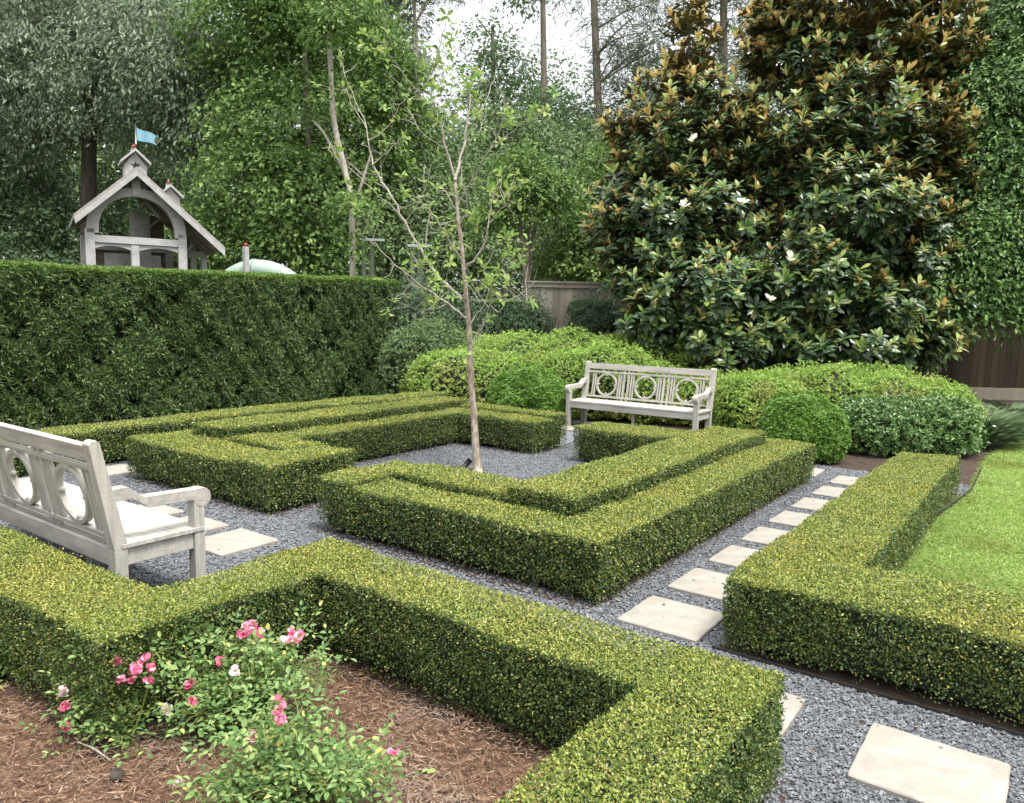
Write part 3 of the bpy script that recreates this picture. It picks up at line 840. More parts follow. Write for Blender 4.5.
# ------------------------------------------------------------------ benches
def make_bench(loc, rotz, label):
    t = empty('garden_bench', loc, label, 'bench', 'pale weathered teak garden benches', rotz)
    L = 2.13
    hx = L/2
    W, U = M['teak'], M['teak_up']
    bv = .004
    yb, yt = .20, .315                                  # rear post at the seat and at the top
    def back(z):                                        # rake of the back above the seat
        return yb + (yt-yb)*max(0, (z-.40))/.60
    for sx in (-1, 1):
        x = sx*(hx-.0375)
        mb = MB()
        prof = [(yb-.035, 0), (yb+.035, 0), (yb+.037, .40), (yt+.03, .985), (yt+.012, 1.005), (yt-.012, 1.005), (yt-.03, .985), (yb-.037, .42)]
        mb.prism(prof, x-.0375, x+.0375, axes=(1, 2, 0))
        mb.build('rear_leg', U, t, bv)
        MB().box((x, -.262, .295), (.07, .066, .59)).build('front_leg', U, t, bv)
        # side rail, low stretcher
        MB().box2((x-.022, -.228, .30), (x+.022, yb-.036, .40)).build('side_rail', W, t, bv)
        # arm: level by the post, a step down, then forward to a rolled end
        zt = .665
        prof = [(back(.72)-.02, .735), (back(.72)-.11, .735), (back(.72)-.20, .665), (-.245, .655)]
        n = 9
        cyl = (-.262, .607)
        for k in range(n+4):
            a = math.pi/2+k*(1.42*math.pi)/(n+3)
            prof.append((cyl[0]-.02+.056*math.cos(a), cyl[1]-.006+.056*math.sin(a)))
        prof += [(-.262+.045, .592), (back(.72)-.225, .60), (back(.72)-.13, .665), (back(.72)-.02, .665)]
        MB().prism(prof, x-.037, x+.037, axes=(1, 2, 0)).build('armrest', W, t, .003)
    # seat boards with fine gaps, one mesh
    mb = MB()
    y0 = -.288
    for k in range(5):
        a = y0+k*.0972
        mb.box2((-hx-.004, a, .4015), (hx+.004, a+.0962, .425))
    mb.build('seat', W, t, .0012)
    MB().box2((-hx+.073, -.280, .315), (hx-.073, -.245, .400)).build('front_rail', W, t, bv)
    MB().box2((-hx+.073, yb-.02, .30), (hx-.073, yb+.03, .400)).build('rear_rail', W, t, bv)
    MB().box((0, -.01, .36), (.05, .42, .07)).build('seat_brace', W, t, bv)
    MB().box((0, -.10, .162), (.045, .045, .324)).build('centre_leg', U, t, bv)
    # backrest: raked frame in its own plane
    tilt = math.atan2(yt-yb, .60)
    R = A([[1, 0, 0], [0, math.cos(tilt), math.sin(tilt)], [0, -math.sin(tilt), math.cos(tilt)]])
    def bb(mb, x0, x1, z0, z1, th, dy=0.0):             # bar lying in the back's plane
        c = A([(x0+x1)/2, dy, (z0+z1)/2-.40])
        mb.box(R @ c + A([0, yb, .40]), (x1-x0, th, z1-z0), rot=R)
    mb = MB()
    seam = [-hx+.073, -hx/3, hx/3, hx-.073]
    for k in range(3):
        mb = MB()
        bb(mb, seam[k]+(.0015 if k else 0), seam[k+1]-(.0015 if k < 2 else 0), .895, .985, .042)
        mb.build('top_rail', W, t, bv)
    for za_, zb_ in ((.838, .866), (.452, .482)):
        mb = MB()
        bb(mb, -hx+.073, hx-.073, za_, zb_, .036)
        mb.build('back_rail', W, t, .003)
    inner = hx-.073
    for s in (-1, 1):                                    # paired uprights between panels
        for d in (-.038, .038):
            mb = MB()
            bb(mb, s*inner/3+d-.015, s*inner/3+d+.015, .425, .894, .030, .0012)
            mb.build('mullion', U, t, .002)
    pw = inner*2/3
    for k in (-1, 0, 1):
        cx = k*pw
        for s in (-1, 1):
            for q in (.205, .243):
                mb = MB()
                bb(mb, cx+s*q-.0115, cx+s*q+.0115, .483, .837, .024)
                mb.build('slat', U, t, .002)
        ring = MB()
        cz, ro, ri, th = .660, .180, .152, .014
        n = 40
        V, Fc = [], []
        for j in range(n):
            a = 2*math.pi*j/n
            for (rr, dy) in ((ro, -th), (ro, th), (ri, th), (ri, -th)):
                V.append(R @ A([cx+rr*math.cos(a), dy*1.35, cz-.40+rr*math.sin(a)])+A([0, yb, .40]))
        for j in range(n):
            a, b = j*4, ((j+1) % n)*4
            for q in range(4):
                Fc.append((a+q, a+(q+1) % 4, b+(q+1) % 4, b+q))
        ring.add(V, Fc)
        rg = ring.build('ring', U, t, .003)
        for j in range(4):
            st = MB()
            a = math.pi/2*j
            c = R @ A([cx+(ri-.008)*math.cos(a), 0, cz-.40+(ri-.008)*math.sin(a)])+A([0, yb, .40])
            st.sphere(c, .019, nu=10, nv=7)
            st.build('stud', U, rg)
    return t
make_bench((-.065, 5.22, .0), 0, 'pale bench with three ring panels facing the viewer beyond the maze, before the azaleas')
make_bench((-.065, -2.75, .0), math.pi, 'weathered bench seen from behind, cut by the left frame edge above the near hedge')

# ------------------------------------------------------------------ fence
def fence():
    a, b = at(526, 330, 17.0), at(1120, 330, 17.0)
    a, b = A([a[0], a[1], 0]), A([b[0], b[1], 0])
    L = np.linalg.norm(b-a)
    ang = math.atan2(b[1]-a[1], b[0]-a[0])
    t = empty('board_fence', a, 'tall vertical board fence behind the shrubs and the magnolias', 'fence', None, ang)
    mb, mb_b = MB(), MB()
    w = .146
    n = int(L/w)
    for k in range(n):
        dz = rng.uniform(-.006, .006)
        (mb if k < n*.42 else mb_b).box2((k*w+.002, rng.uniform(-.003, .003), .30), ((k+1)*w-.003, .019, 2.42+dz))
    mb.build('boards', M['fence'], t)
    mb_b.build('boards', M['fence_shaded'], t)['label'] = 'brown boards of the right stretch, tree shade painted into their colour'
    MB().box2((0, -.045, .03), (L, -.004, .295)).build('kickboard', M['fence'], t)
    MB().box2((-.05, -.045, 2.43), (L+.05, .10, 2.468)).build('cap_rail', M['fence'], t)
    MB().box2((0, -.026, 2.33), (L, -.004, 2.428)).build('trim_rail', M['fence'], t)
    for z in (.5, 1.3, 2.1):
        MB().box2((0, .022, z), (L, .06, z+.09)).build('rail', M['fence'], t)
    for k in range(int(L/2.4)+1):
        MB().box2((k*2.4, .062, 0), (k*2.4+.1, .16, 2.4)).build('post', M['fence'], t)
    # return at the left end
    c = at(524, 330, 17.0)
    MB().box2((-.03, .0, .03), (-.004, 3.5, 2.42)).build('end_panel', M['fence'], t)
fence()

# ------------------------------------------------------------------ trees
def smooth_path(P, n=6):
    P = np.asarray(P, float)
    t = np.arange(len(P))
    tt = np.linspace(0, len(P)-1, (len(P)-1)*n+1)
    out = []
    for x in tt:
        i = min(int(x), len(P)-2)
        f = x-i
        p0, p1, p2, p3 = P[max(i-1, 0)], P[i], P[i+1], P[min(i+2, len(P)-1)]
        out.append(.5*((2*p1)+(-p0+p2)*f+(2*p0-5*p1+4*p2-p3)*f*f+(-p0+3*p1-3*p2+p3)*f**3))
    return A(out)

DENS = 1.25
def tree(name, base, top, r0, r1, lobes, mat, bark, leaf, nclump, per, label, group=None, ratio=.5, clump=.4, hang=0.0, shape=4, cat='tree', stems=None, limb=.25, flatten=.7, shell=.45, upn=.6, extra=None, limb_r=.035, side_r=None):
    """trunk from base to top, crown lobes (x,y,z,rx,ry,rz); limbs reach into leaf clumps"""
    base, top = A(base, float), A(top, float)
    root = empty(name, base, label, cat, group)
    trunk = MB()
    paths = stems or [[base, base*.5+top*.5+A([rng.normal(0, .15), rng.normal(0, .15), 0]), top]]
    for pi_, pth in enumerate(paths):
        sp = smooth_path(pth, 6)
        k = len(sp)
        trunk.tube(sp-base, np.linspace(r0, r1, k)*(1+.3*np.exp(-np.arange(k)*1.2)) if pi_ == 0 or not side_r else np.linspace(side_r, side_r*.4, k), 10)
    main = smooth_path(paths[0], 8)
    nl = 0
    cr = MB()
    lobes = [A(l, float) for l in lobes]
    vol = A([(l[3]*l[4]*l[5])**.67 for l in lobes])
    for li, l in enumerate(lobes):
        m = max(3, int(nclump*1.25*vol[li]/vol.sum()))
        d = rand_dir(m)
        rr = (shell+(1.03-shell)*rng.random(m)**.6)[:, None]
        Cn = l[:3]+d*l[3:]*rr
        # the side away from the viewer needs fewer clumps
        for c, dd in zip(Cn, d):
            if c[2] < .3:
                continue
            s = clump*rng.uniform(.6, 1.35)
            q = int(per*DENS*rng.uniform(.6, 1.4))
            s *= 1.3
            ol = A([c[0]-main[-1][0], c[1]-main[-1][1], 0.0])
            sn = unit(A([0, 0, 1.])+unit(ol)*.35+dd*A([.35, .35, .15])+rng.normal(0, .18, 3))
            t1 = unit(np.cross(sn, A([.3, 1., .2])))
            t2 = np.cross(sn, t1)
            an, rd = rng.uniform(0, 6.28, q), np.sqrt(rng.random(q))
            rad = t1*np.cos(an)[:, None]+t2*np.sin(an)[:, None]
            wig = 1+.35*np.sin(an*3+rng.uniform(0, 6))
            P = c+rad*(rd*s*wig)[:, None]+sn*(rng.normal(0, .16*flatten/.7, q)*s)[:, None]
            P[:, 2] -= (.30+.5*hang)*rd*rd*s
            nrm = unit(sn*upn*1.1+rad*.35+rng.normal(0, .42, (q, 3)))
            D = unit(rad+rng.normal(0, .5, (q, 3))+A([0, 0, -.25-hang]))
            Ls = leaf*rng.uniform(.65, 1.3, q)
            leaves(cr, P-base, D, nrm, Ls, Ls*ratio, 0, shape, droop=.12)
            if nl < 9 and rng.random() < limb*.35:
                j = main[np.argmin(np.linalg.norm(main-(c-A([0, 0, np.linalg.norm(c[:2]-base[:2])*.5])), axis=1))]
                mid = j*.45+c*.55+A([rng.normal(0, .2), rng.normal(0, .2), .15])
                sp = smooth_path([j, mid, c], 4)
                nl += 1
                MB().tube(sp-base, np.linspace(limb_r, .008, len(sp)), 6).build('limb', bark, root)
    tk = trunk.build('trunk', bark, root)
    cr.build('crown', mat, root)
    if extra:
        extra(root, base)
    return root

def L3(u, v, D, pr, pz=None, dr=None):
    """lobe by the photo's pixel radius"""
    p = at(u, v, D)
    return (p[0], p[1], p[2], pr*D/F, (dr or pr)*D/F, (pz or pr)*D/F)

WG = 'woodland trees behind the garden'
# great grey-green oak, upper left
tree('oak_tree', spot(88, 24), at(92, 40, 24), .30, .17,
     [L3(60, 60, 24, 75, 70), L3(150, 40, 23, 75, 70), L3(195, 90, 23, 45, 60), L3(5, 115, 24, 48, 55), L3(165, 105, 23.5, 45, 45), L3(60, -20, 24, 90, 50), L3(-40, 60, 25, 60, 80)],
     M['oak'], M['bark_dark'], .17, 400, 105, 'big grey green oak with a thick dark trunk behind the playhouse', WG, ratio=.36, clump=.7, hang=.6, limb=.2, limb_r=.06)
tree('shade_tree', spot(40, 26), at(38, 190, 26), .2, .1,
     [L3(30, 215, 26, 60, 45), L3(80, 235, 25, 50, 40), L3(-10, 170, 26, 60, 60), L3(140, 215, 27, 50, 50), L3(170, 170, 28, 45, 50), L3(190, 230, 26, 40, 45)],
     M['wood_dark'], M['bark_dark'], .17, 230, 75, 'dark low tree beneath the oak, left of the playhouse roof', WG, clump=.6, limb=.1)
tree('maple_tree', spot(310, 21), at(305, 30, 21), .14, .05,
     [L3(290, 130, 21, 75, 60), L3(245, 190, 20.5, 55, 60), L3(310, 200, 20, 60, 55), L3(250, 30, 22, 60, 60), L3(330, 40, 22, 75, 60), L3(390, 90, 22, 35, 60), L3(310, 250, 20, 60, 28), L3(220, 240, 20.5, 45, 35), L3(370, 150, 21.5, 40, 60), L3(300, -25, 22, 80, 40)],
     M['maple'], M['bark_brown'], .15, 420, 75, 'fresh green maple filling the space between the playhouse and the pale trunk', WG, ratio=.6, clump=.6, limb=.15)
tree('shade_tree', spot(390, 24), at(390, 60, 24), .14, .06,
     [L3(385, 225, 22, 50, 45), L3(420, 190, 23, 50, 45), L3(440, 250, 22, 45, 35), L3(395, 120, 24, 35, 55), L3(440, 150, 24, 40, 40), L3(480, 235, 23, 40, 40)],
     M['wood_mid'], M['bark_brown'], .15, 210, 75, 'mid green tree behind the sapling, right of the pale trunk', WG, clump=.6, limb=.15)
# pale bare trunk with a few dead boughs
pt = [spot(352, 18), at(352, 215, 18), at(346, 175, 18), at(334, 120, 18), at(330, 55, 18), at(326, 0, 18)]
tree('pale_tree', pt[0], pt[-1], .075, .055, [L3(330, -20, 18.3, 60, 40), L3(345, 30, 17.8, 40, 30), L3(360, 205, 17.7, 22, 16), L3(345, 240, 17.6, 16, 16), L3(330, 90, 17.9, 16, 14)], M['maple'], M['bark_pale'], .13, 60, 60,
     'slim tree with a pale crooked trunk standing beyond the end of the tall hedge', WG, stems=[pt, [at(352, 215, 18), at(366, 170, 17.8), at(372, 150, 17.7)], [at(346, 175, 18), at(325, 135, 18.2), at(312, 120, 18.3)]], limb=.1, side_r=.04)
# far hazy trees and pines in the gap
def far_tree(u, D, vt, lobes, label, mat='hazy', r=.2, n=120, leaf=.22, per=60, ratio=.4, clump=.8, name='woodland_tree', bark='bark_brown', limb=.35):
    tree(name, spot(u, D), at(u+rng.normal(0, 3), vt, D), r, r*.5, lobes, M[mat], M[bark], leaf, n, per, label, WG, ratio=ratio, clump=clump, limb=limb, limb_r=.05)
far_tree(545, 34, -40, [L3(500, 165, 34, 40, 40), L3(555, 140, 35, 55, 45), L3(520, 200, 33, 60, 40), L3(580, 190, 33, 50, 45), L3(540, -15, 34, 30, 14)],
         'tall straight pine with a bare trunk rising into the white sky', 'hazy', .22, 190)
far_tree(505, 30, 120, [L3(500, 130, 30, 34, 26), L3(535, 150, 30, 40, 30), L3(480, 165, 30, 40, 30), L3(560, 170, 29, 40, 34), L3(590, 150, 30, 30, 28), L3(520, 190, 29, 50, 34)],
         'soft green tree closing the gap between the sapling and the magnolia', 'wood_mid', .14, 190)
far_tree(492, 36, 25, [L3(488, 40, 36, 32, 26), L3(478, 75, 36, 32, 20), L3(505, 65, 36, 25, 25), L3(500, 100, 36, 45, 22), L3(545, 75, 37, 45, 35), L3(530, 110, 37, 45, 30)],
         'airy round topped tree against the sky, left of the bare pine trunk', 'hazy', .16, 120, per=40, limb=.7)
far_tree(596, 32, -30, [L3(640, 30, 32, 55, 30), L3(660, 80, 32, 40, 40), L3(605, 45, 32, 14, 26), L3(625, 100, 32, 40, 30), L3(600, 140, 32, 35, 35), L3(610, -20, 32, 60, 25)],
         'dark needled pine with a straight trunk beside the tallest magnolia', 'pine', .26, 95, leaf=.34, ratio=.09, per=75, clump=.75, name='pine_tree', limb=.6)
far_tree(720, 30, -60, [L3(740, 20, 30, 45, 50), L3(730, 90, 30, 40, 40), L3(700, -10, 30, 50, 25), L3(760, -20, 30, 60, 30)],
         'pine showing through the notch between the two magnolia tops', 'pine', .24, 80, leaf=.34, ratio=.09, per=70, clump=.75, name='pine_tree', limb=.6)
far_tree(416, 33, 25, [L3(400, 8, 33, 25, 14), L3(430, -20, 33, 40, 20), L3(395, 60, 33, 30, 30), L3(380, -10, 33, 30, 25)],
         'broken topped pine trunk in the gap above the sapling', 'pine', .24, 50, leaf=.3, ratio=.1, per=110, clump=.6, name='pine_tree', bark='bark_pale')
far_tree(560, 40, 120, [L3(470, 200, 40, 60, 45), L3(540, 215, 40, 60, 50), L3(600, 205, 40, 55, 55), L3(420, 215, 40, 50, 45), L3(660, 180, 38, 55, 60), L3(610, 160, 40, 50, 35)],
         'low belt tree closing the view at the far end of the garden', 'wood_mid', .2, 190)
far_tree(620, 22, 165, [L3(625, 170, 22, 45, 30), L3(600, 215, 21.5, 50, 45), L3(650, 220, 21, 50, 50), L3(590, 255, 21, 55, 30)],
         'bright green bushy tree above the fence, left of the magnolias', 'maple', .12, 170, leaf=.15, per=75, ratio=.55, clump=.5)
far_tree(560, 24, 240, [L3(560, 240, 24, 45, 35), L3(600, 265, 23, 50, 20), L3(545, 200, 25, 35, 35)],
         'shaded green tree just behind the fence end', 'wood_mid', .12, 90, leaf=.15, per=75, clump=.5)
def woodland():
    mb = MB()
    n = 3600
    C = []
    for k in range(n):
        u = rng.uniform(-120, 1160) if k % 3 else rng.uniform(-120, 420)
        D = rng.uniform(36, 62)
        if u < 190: top = -60
        elif u < 400: top = -40
        elif u < 640: top = rng.uniform(105, 175)
        else: top = rng.uniform(60, 130)
        v = top+(335-top)*rng.random()**.85
        C.append(at(u, v, D))
    C = A(C)
    q = 55
    P = np.repeat(C, q, 0)
    off = rng.normal(size=(len(P), 3))*A([1, 1, .75])*.85
    nrm = unit(off*.7+A([0, 0, .7])+rng.normal(0, .5, off.shape))
    Ls = rng.uniform(.28, .5, len(P))
    leaves(mb, P+off, off+rng.normal(0, .6, off.shape), nrm, Ls, Ls*.5, 0)
    o = mb.build('woodland', M['wood_mid'])
    o['kind'] = 'stuff'
    o['label'] = 'far wood closing the view behind the single trees'
woodland()
# crepe myrtle with several slim stems
cs = spot(527, 19.5)
tree('multistem_tree', cs, at(530, 190, 19.5), .06, .03, [L3(530, 185, 19.5, 38, 24), L3(505, 205, 19.3, 26, 18), L3(553, 195, 19.5, 24, 22), L3(520, 165, 19.6, 26, 14)],
     M['maple'], M['bark_brown'], .12, 70, 75, 'small tree with several slim reddish stems behind the fence corner', WG,
     stems=[[cs, at(528, 250, 19.5), at(533, 195, 19.5)], [cs+A([.1, .1, 0]), at(523, 250, 19.4), at(515, 200, 19.4)], [cs+A([-.1, .1, 0]), at(531, 250, 19.6), at(545, 200, 19.6)]], clump=.45, limb=.2)
# evergreen screen on the right
tree('evergreen_tree', spot(1010, 18.6), at(1000, 60, 16.5), .12, .05,
     [L3(925, 280, 14.0, 40, 26), L3(975, 285, 14.2, 50, 26), L3(1040, 280, 14.2, 60, 30), L3(960, 235, 14.0, 38, 40), L3(1000, 245, 14.2, 60, 42), L3(1030, 190, 14.2, 70, 60), L3(990, 165, 14.2, 42, 50),
      L3(1020, 110, 14.4, 66, 55), L3(995, 55, 14.8, 46, 50), L3(1040, 20, 15, 70, 60), L3(1060, 250, 14.6, 50, 50), L3(975, 105, 14.4, 26, 40)],
     M['evergreen'], M['bark_dark'], .10, 520, 210, 'dense small leaved evergreen at the right edge, overhanging the fence', None, ratio=.5, clump=.55, flatten=.9, limb=.0, upn=.9, shell=.6)

# magnolias ---------------------------------------------------------------
def magnolia(base, top, lobes, n, label, flowers=()):
    base, top = A(base, float), A(top, float)
    root = empty('magnolia_tree', base, label, 'tree', 'magnolias in front of the fence')
    tr = MB()
    main = smooth_path([base, base*.5+top*.5+A([.1, .05, 0]), top], 10)
    tr.tube(main-base, np.linspace(.11, .02, len(main)), 10)
    tr.build('trunk', M['bark_brown'], root)
    cr, br = MB(), MB()
    lobes = [A(l, float) for l in lobes]
    vol = A([(l[3]*l[4]*l[5])**.67 for l in lobes])
    ztop = max(l[2]+l[5] for l in lobes)
    for li, l in enumerate(lobes):
        m = int(n*vol[li]/vol.sum())
        d = rand_dir(m)
        rr = (.35+.72*rng.random(m)**.55+.28*(rng.random(m) < .07)*rng.random(m))[:, None]
        P = l[:3]+d*l[3:]*rr
        P += .16*np.stack([lump(P, .9, 2), lump(P, .9, 4), lump(P, .9, 6)], -1)
        P = P[(lump(P, .75, li)+rng.normal(0, .25, m)) > -.42]
        P = P[P[:, 2] > .25]
        m = len(P)
        out = unit((P-l[:3])/l[3:]**2)
        out2 = P-base
        out2[:, 2] = 0
        hgt = np.clip((P[:, 2]-1.6)/(ztop-1.6), 0, 1)
        ax = unit(out*.45+unit(out2)*.45+A([0, 0, .45])+hgt[:, None]*A([0, 0, .7])+rng.normal(0, .28, (m, 3)))
        # upper shoots hold young leaves upright and show their felted backs; lower whorls lie open
        up_ = rng.random(m) < np.clip((hgt-.3)*1.2, .03, .55)
        tip = up_ | (rng.random(m) < .68)
        ax[~up_] = unit(ax[~up_]*A([.8, .8, 1.])+A([0, 0, .35]))
        whorl(cr, (P-base)[up_]+ax[up_]*.05, ax[up_], 6, .20, .38, 8, 1, (.25, .8), droop=.14, fold=.18)
        whorl(cr, (P-base)[up_], ax[up_], 6, .21, .40, 8, 0, (.95, 1.45), droop=.16, fold=.16)
        q = tip & ~up_
        whorl(cr, (P-base)[q]+ax[q]*.04, ax[q], 6, .18, .38, 8, 1, (.5, 1.15), droop=.12, fold=.2)
        whorl(cr, (P-base)[~up_], ax[~up_], 9, .215, .40, 8, 0, (.95, 1.5), droop=.18, fold=.16)
        # old leaves lower on each shoot, hanging
        whorl(cr, (P-ax*.14-base), ax, 6, .20, .38, 8, 0, (1.3, 1.9), droop=.22, fold=.18)
        for c in P[rng.random(m) < .12]:
            j = main[np.argmin(np.linalg.norm(main-(c-A([0, 0, np.linalg.norm(c[:2]-base[:2])*.55])), axis=1))]
            sp = smooth_path([j, j*.5+c*.5+A([0, 0, -.05]), c], 3)
            br.tube(sp-base, np.linspace(.022, .007, len(sp)), 5, cap=False)
    br.build('branches', M['bark_brown'], root)
    cr.build('crown', [M['magnolia'], M['magnolia_young']], root)
    for f in flowers:
        fl = MB()
        p = A([f]) - base
        axf = unit(CAM-A([f]))*.6+A([[0, 0, .8]])
        whorl(fl, p, unit(axf), 9, .12, .62, 8, 0, (.5, 1.3), droop=-.2, fold=.4)
        fl.build('flower', M['white_petal'], root)
magnolia(spot(690, 14.8), at(688, 5, 14.8),
         [L3(690, 60, 14.8, 26, 55), L3(680, 110, 14.6, 50, 38), L3(640, 260, 14, 40, 45), L3(655, 320, 13.6, 40, 25), L3(680, 150, 14.4, 66, 42), L3(622, 185, 14.3, 30, 28), L3(612, 235, 14.2, 26, 24), L3(628, 130, 14.6, 20, 20), L3(660, 215, 14.2, 62, 42), L3(720, 215, 14, 55, 42), L3(690, 285, 13.8, 75, 42), L3(720, 335, 13.4, 65, 28), L3(745, 160, 14.3, 40, 40)],
         1400, 'tall magnolia with a narrow rusty topped spire, left of the pair', [at(693, 140, 13.3), at(742, 203, 12.7), at(684, 206, 12.9)])
magnolia(spot(835, 14.6), at(850, -30, 14.8),
         [L3(850, 0, 14.8, 90, 50), L3(920, 40, 14.6, 50, 50), L3(780, 30, 14.8, 35, 40), L3(880, 60, 14.6, 60, 40), L3(800, 60, 14.6, 50, 45), L3(850, 120, 14.2, 70, 50), L3(785, 150, 14, 55, 50), L3(900, 150, 14, 55, 50), L3(840, 210, 13.7, 80, 50), L3(910, 235, 13.5, 45, 50), L3(800, 280, 13.5, 70, 45), L3(880, 310, 13.3, 50, 38), L3(830, 345, 13.2, 60, 24), L3(925, 120, 14.4, 34, 40), L3(950, 60, 14.6, 24, 30), L3(742, 110, 14.4, 22, 26), L3(765, 40, 14.6, 18, 22), L3(905, 345, 13.3, 45, 28), L3(945, 320, 13.5, 26, 30), L3(940, 170, 14.0, 30, 60), L3(935, 250, 13.6, 28, 40), L3(770, 330, 13.4, 50, 30)],
         3300, 'broad magnolia with rust brown upper leaves, right of the spire', [at(840, 170, 12.7), at(790, 258, 12.2), at(770, 300, 12.2)])

# ------------------------------------------------------------------ central sapling
def sapling():
    D0 = 8.17
    base = A([0, 1.37, 0.0])
    root = empty('young_tree', base, 'slim young tree with sparse leaves and bare twigs at the middle of the maze', 'tree')
    def W(pts, d0=0.0, d1=0.0):
        n = len(pts)
        return A([at(u, v, D0+d0+(d1-d0)*k/max(1, n-1)) for k, (u, v) in enumerate(pts)])
    tr = MB()
    tp = np.vstack([[base], W([(474, 420), (471, 380), (470, 345), (467, 305), (463, 260), (458, 215), (455, 180)])])
    sp = smooth_path(tp, 5)
    sp[:, :2] += rng.normal(0, .002, (len(sp), 2))
    tr.tube(sp-base, np.interp(np.linspace(0, 1, len(sp)), [0, .06, .4, .7, 1], [.06, .04, .03, .023, .018]), 12)
    tr.build('trunk', M['bark'], root)
    br = MB()
    lv = MB()
    B = [([(455, 180), (463, 150), (468, 118), (470, 85)], .024, .009, 0, .1), ([(455, 180), (447, 150), (438, 118), (428, 80), (424, 55)], .02, .006, 0, -.3),
         ([(428, 80), (440, 45), (448, 15), (452, -5)], .009, .004, -.3, -.5), ([(470, 120), (480, 110), (492, 85), (500, 60)], .010, .004, .1, .4),
         ([(466, 318), (448, 304), (428, 290), (405, 274), (386, 256)], .022, .007, 0, -.6), ([(428, 290), (410, 285), (395, 300)], .008, .003, -.2, -.3),
         ([(462, 300), (440, 278), (424, 255), (405, 222), (388, 190), (373, 165)], .026, .012, 0, .5), ([(373, 165), (366, 128), (352, 92), (340, 58)], .012, .004, .5, .7),
         ([(369, 140), (388, 128), (400, 105), (417, 84)], .011, .004, .5, .3), ([(372, 165), (388, 152), (404, 135)], .012, .004, .5, .4), ([(388, 190), (360, 172), (338, 152)], .009, .003, .5, .9),
         ([(400, 215), (372, 190), (345, 165), (328, 150)], .008, .003, .4, .8), ([(366, 128), (352, 105), (346, 88)], .007, .003, .5, .8), ([(424, 255), (428, 232), (431, 208)], .012, .006, .1, .1), ([(405, 222), (420, 200), (428, 180)], .007, .003, .4, .3),
         ([(463, 272), (478, 256), (488, 228), (498, 212), (508, 203)], .019, .007, 0, -.5), ([(464, 265), (452, 246), (440, 225), (425, 205), (404, 192)], .012, .004, 0, -.6), ([(460, 225), (468, 208), (462, 186)], .010, .005, 0, -.2),
         ([(459, 215), (448, 195), (440, 185)], .010, .004, 0, .3), ([(488, 228), (490, 208), (496, 190)], .008, .003, -.3, -.2), ([(458, 205), (475, 175), (490, 150), (520, 125), (545, 112)], .012, .003, 0, -.9), ([(490, 150), (503, 120), (505, 95)], .007, .003, -.4, -.5),
         ([(470, 345), (482, 328), (490, 305)], .012, .006, 0, -.3), ([(468, 325), (480, 310), (489, 290), (484, 270)], .007, .003, 0, .4), ([(386, 256), (372, 240), (362, 236)], .006, .003, -.6, -.7), ([(448, 304), (430, 310), (412, 308), (398, 300)], .006, .003, 0, -.4),
         ([(463, 298), (480, 300), (510, 300), (530, 302)], .006, .003, 0, -.5), ([(490, 305), (500, 312), (508, 290), (510, 280)], .006, .003, -.3, -.4), ([(438, 118), (425, 100), (400, 70), (385, 50)], .008, .003, -.1, -.6), ([(447, 150), (420, 130), (412, 115)], .006, .003, 0, .4)]
    tips = []
    for pts, r0, r1, d0, d1 in B:
        P = smooth_path(W(pts, d0, d1), 4)
        P[1:-1] += rng.normal(0, .008, P[1:-1].shape)
        br.tube(P-base, np.linspace(r0, r1, len(P))*.72, 6)
        for q in range(5):                                 # fine twigs
            s = P[rng.integers(len(P)//3, len(P))]
            e = s+rng.normal(0, .16, 3)+A([0, 0, .1])
            br.tube(A([s, (s+e)/2+rng.normal(0, .02, 3), e])-base, [.004, .003, .002], 4, cap=False)
            if rng.random() < .3:
                tips.append(e)
        if rng.random() < .7:
            tips.append(P[-1])
    br.build('branches', M['bark_pale'], root)
    tips = A(tips)
    k = len(tips)
    ax = unit(rng.normal(0, .6, (k, 3))+A([0, 0, .5]))
    whorl(lv, tips-base, ax, 5, .09, .42, 8, 0, (.6, 1.5), droop=.3)
    # leafier zones of the crown
    for (u, v, r, n, dd) in [(447, 65, 22, 26, -.3), (470, 105, 25, 30, .2), (440, 105, 22, 22, -.2), (505, 200, 22, 22, -.4), (420, 265, 28, 30, -.4), (490, 280, 20, 24, .1), (455, 240, 22, 18, .2), (515, 240, 14, 14, -.5), (535, 115, 8, 5, -.9), (385, 45, 12, 8, -.5), (365, 48, 10, 8, .6), (400, 190, 22, 10, 0), (450, 20, 10, 8, -.4), (430, 300, 22, 14, -.2), (500, 265, 20, 14, -.5)]:
        c = at(u, v, D0+dd)
        n = int(n*.62)
        P = c+rng.normal(0, r*.5*D0/F, (n, 3))
        ax = unit(rng.normal(0, .6, (n, 3))+A([0, 0, .5]))
        whorl(lv, P-base, ax, 4, .085, .42, 8, 0, (.6, 1.6), droop=.3)
        for p in P[::2]:
            e = c+(p-c)*.2
            br2 = A([e, (e+p)/2+rng.normal(0, .02, 3), p])
            lv.tube(br2-base, [.004, .003, .002], 4, 1, cap=False)
    lv.build('leaves', [M['lime'], M['bark_pale']], root)
sapling()

# garden spotlight at the foot of the sapling
def spotlight():
    c = A([-.13, 1.30, 0])
    t = empty('garden_spotlight', c, 'small black spotlight in the gravel at the foot of the young tree', 'light')
    MB().tube([(0, 0, 0), (0, 0, .07)], .008, 8).build('stake', M['black'], t)
    MB().tube([(0, -.01, .06), (.02, .02, .10), (.04, .05, .14)], [.026, .03, .032], 12).build('lamp_head', M['black'], t)
spotlight()

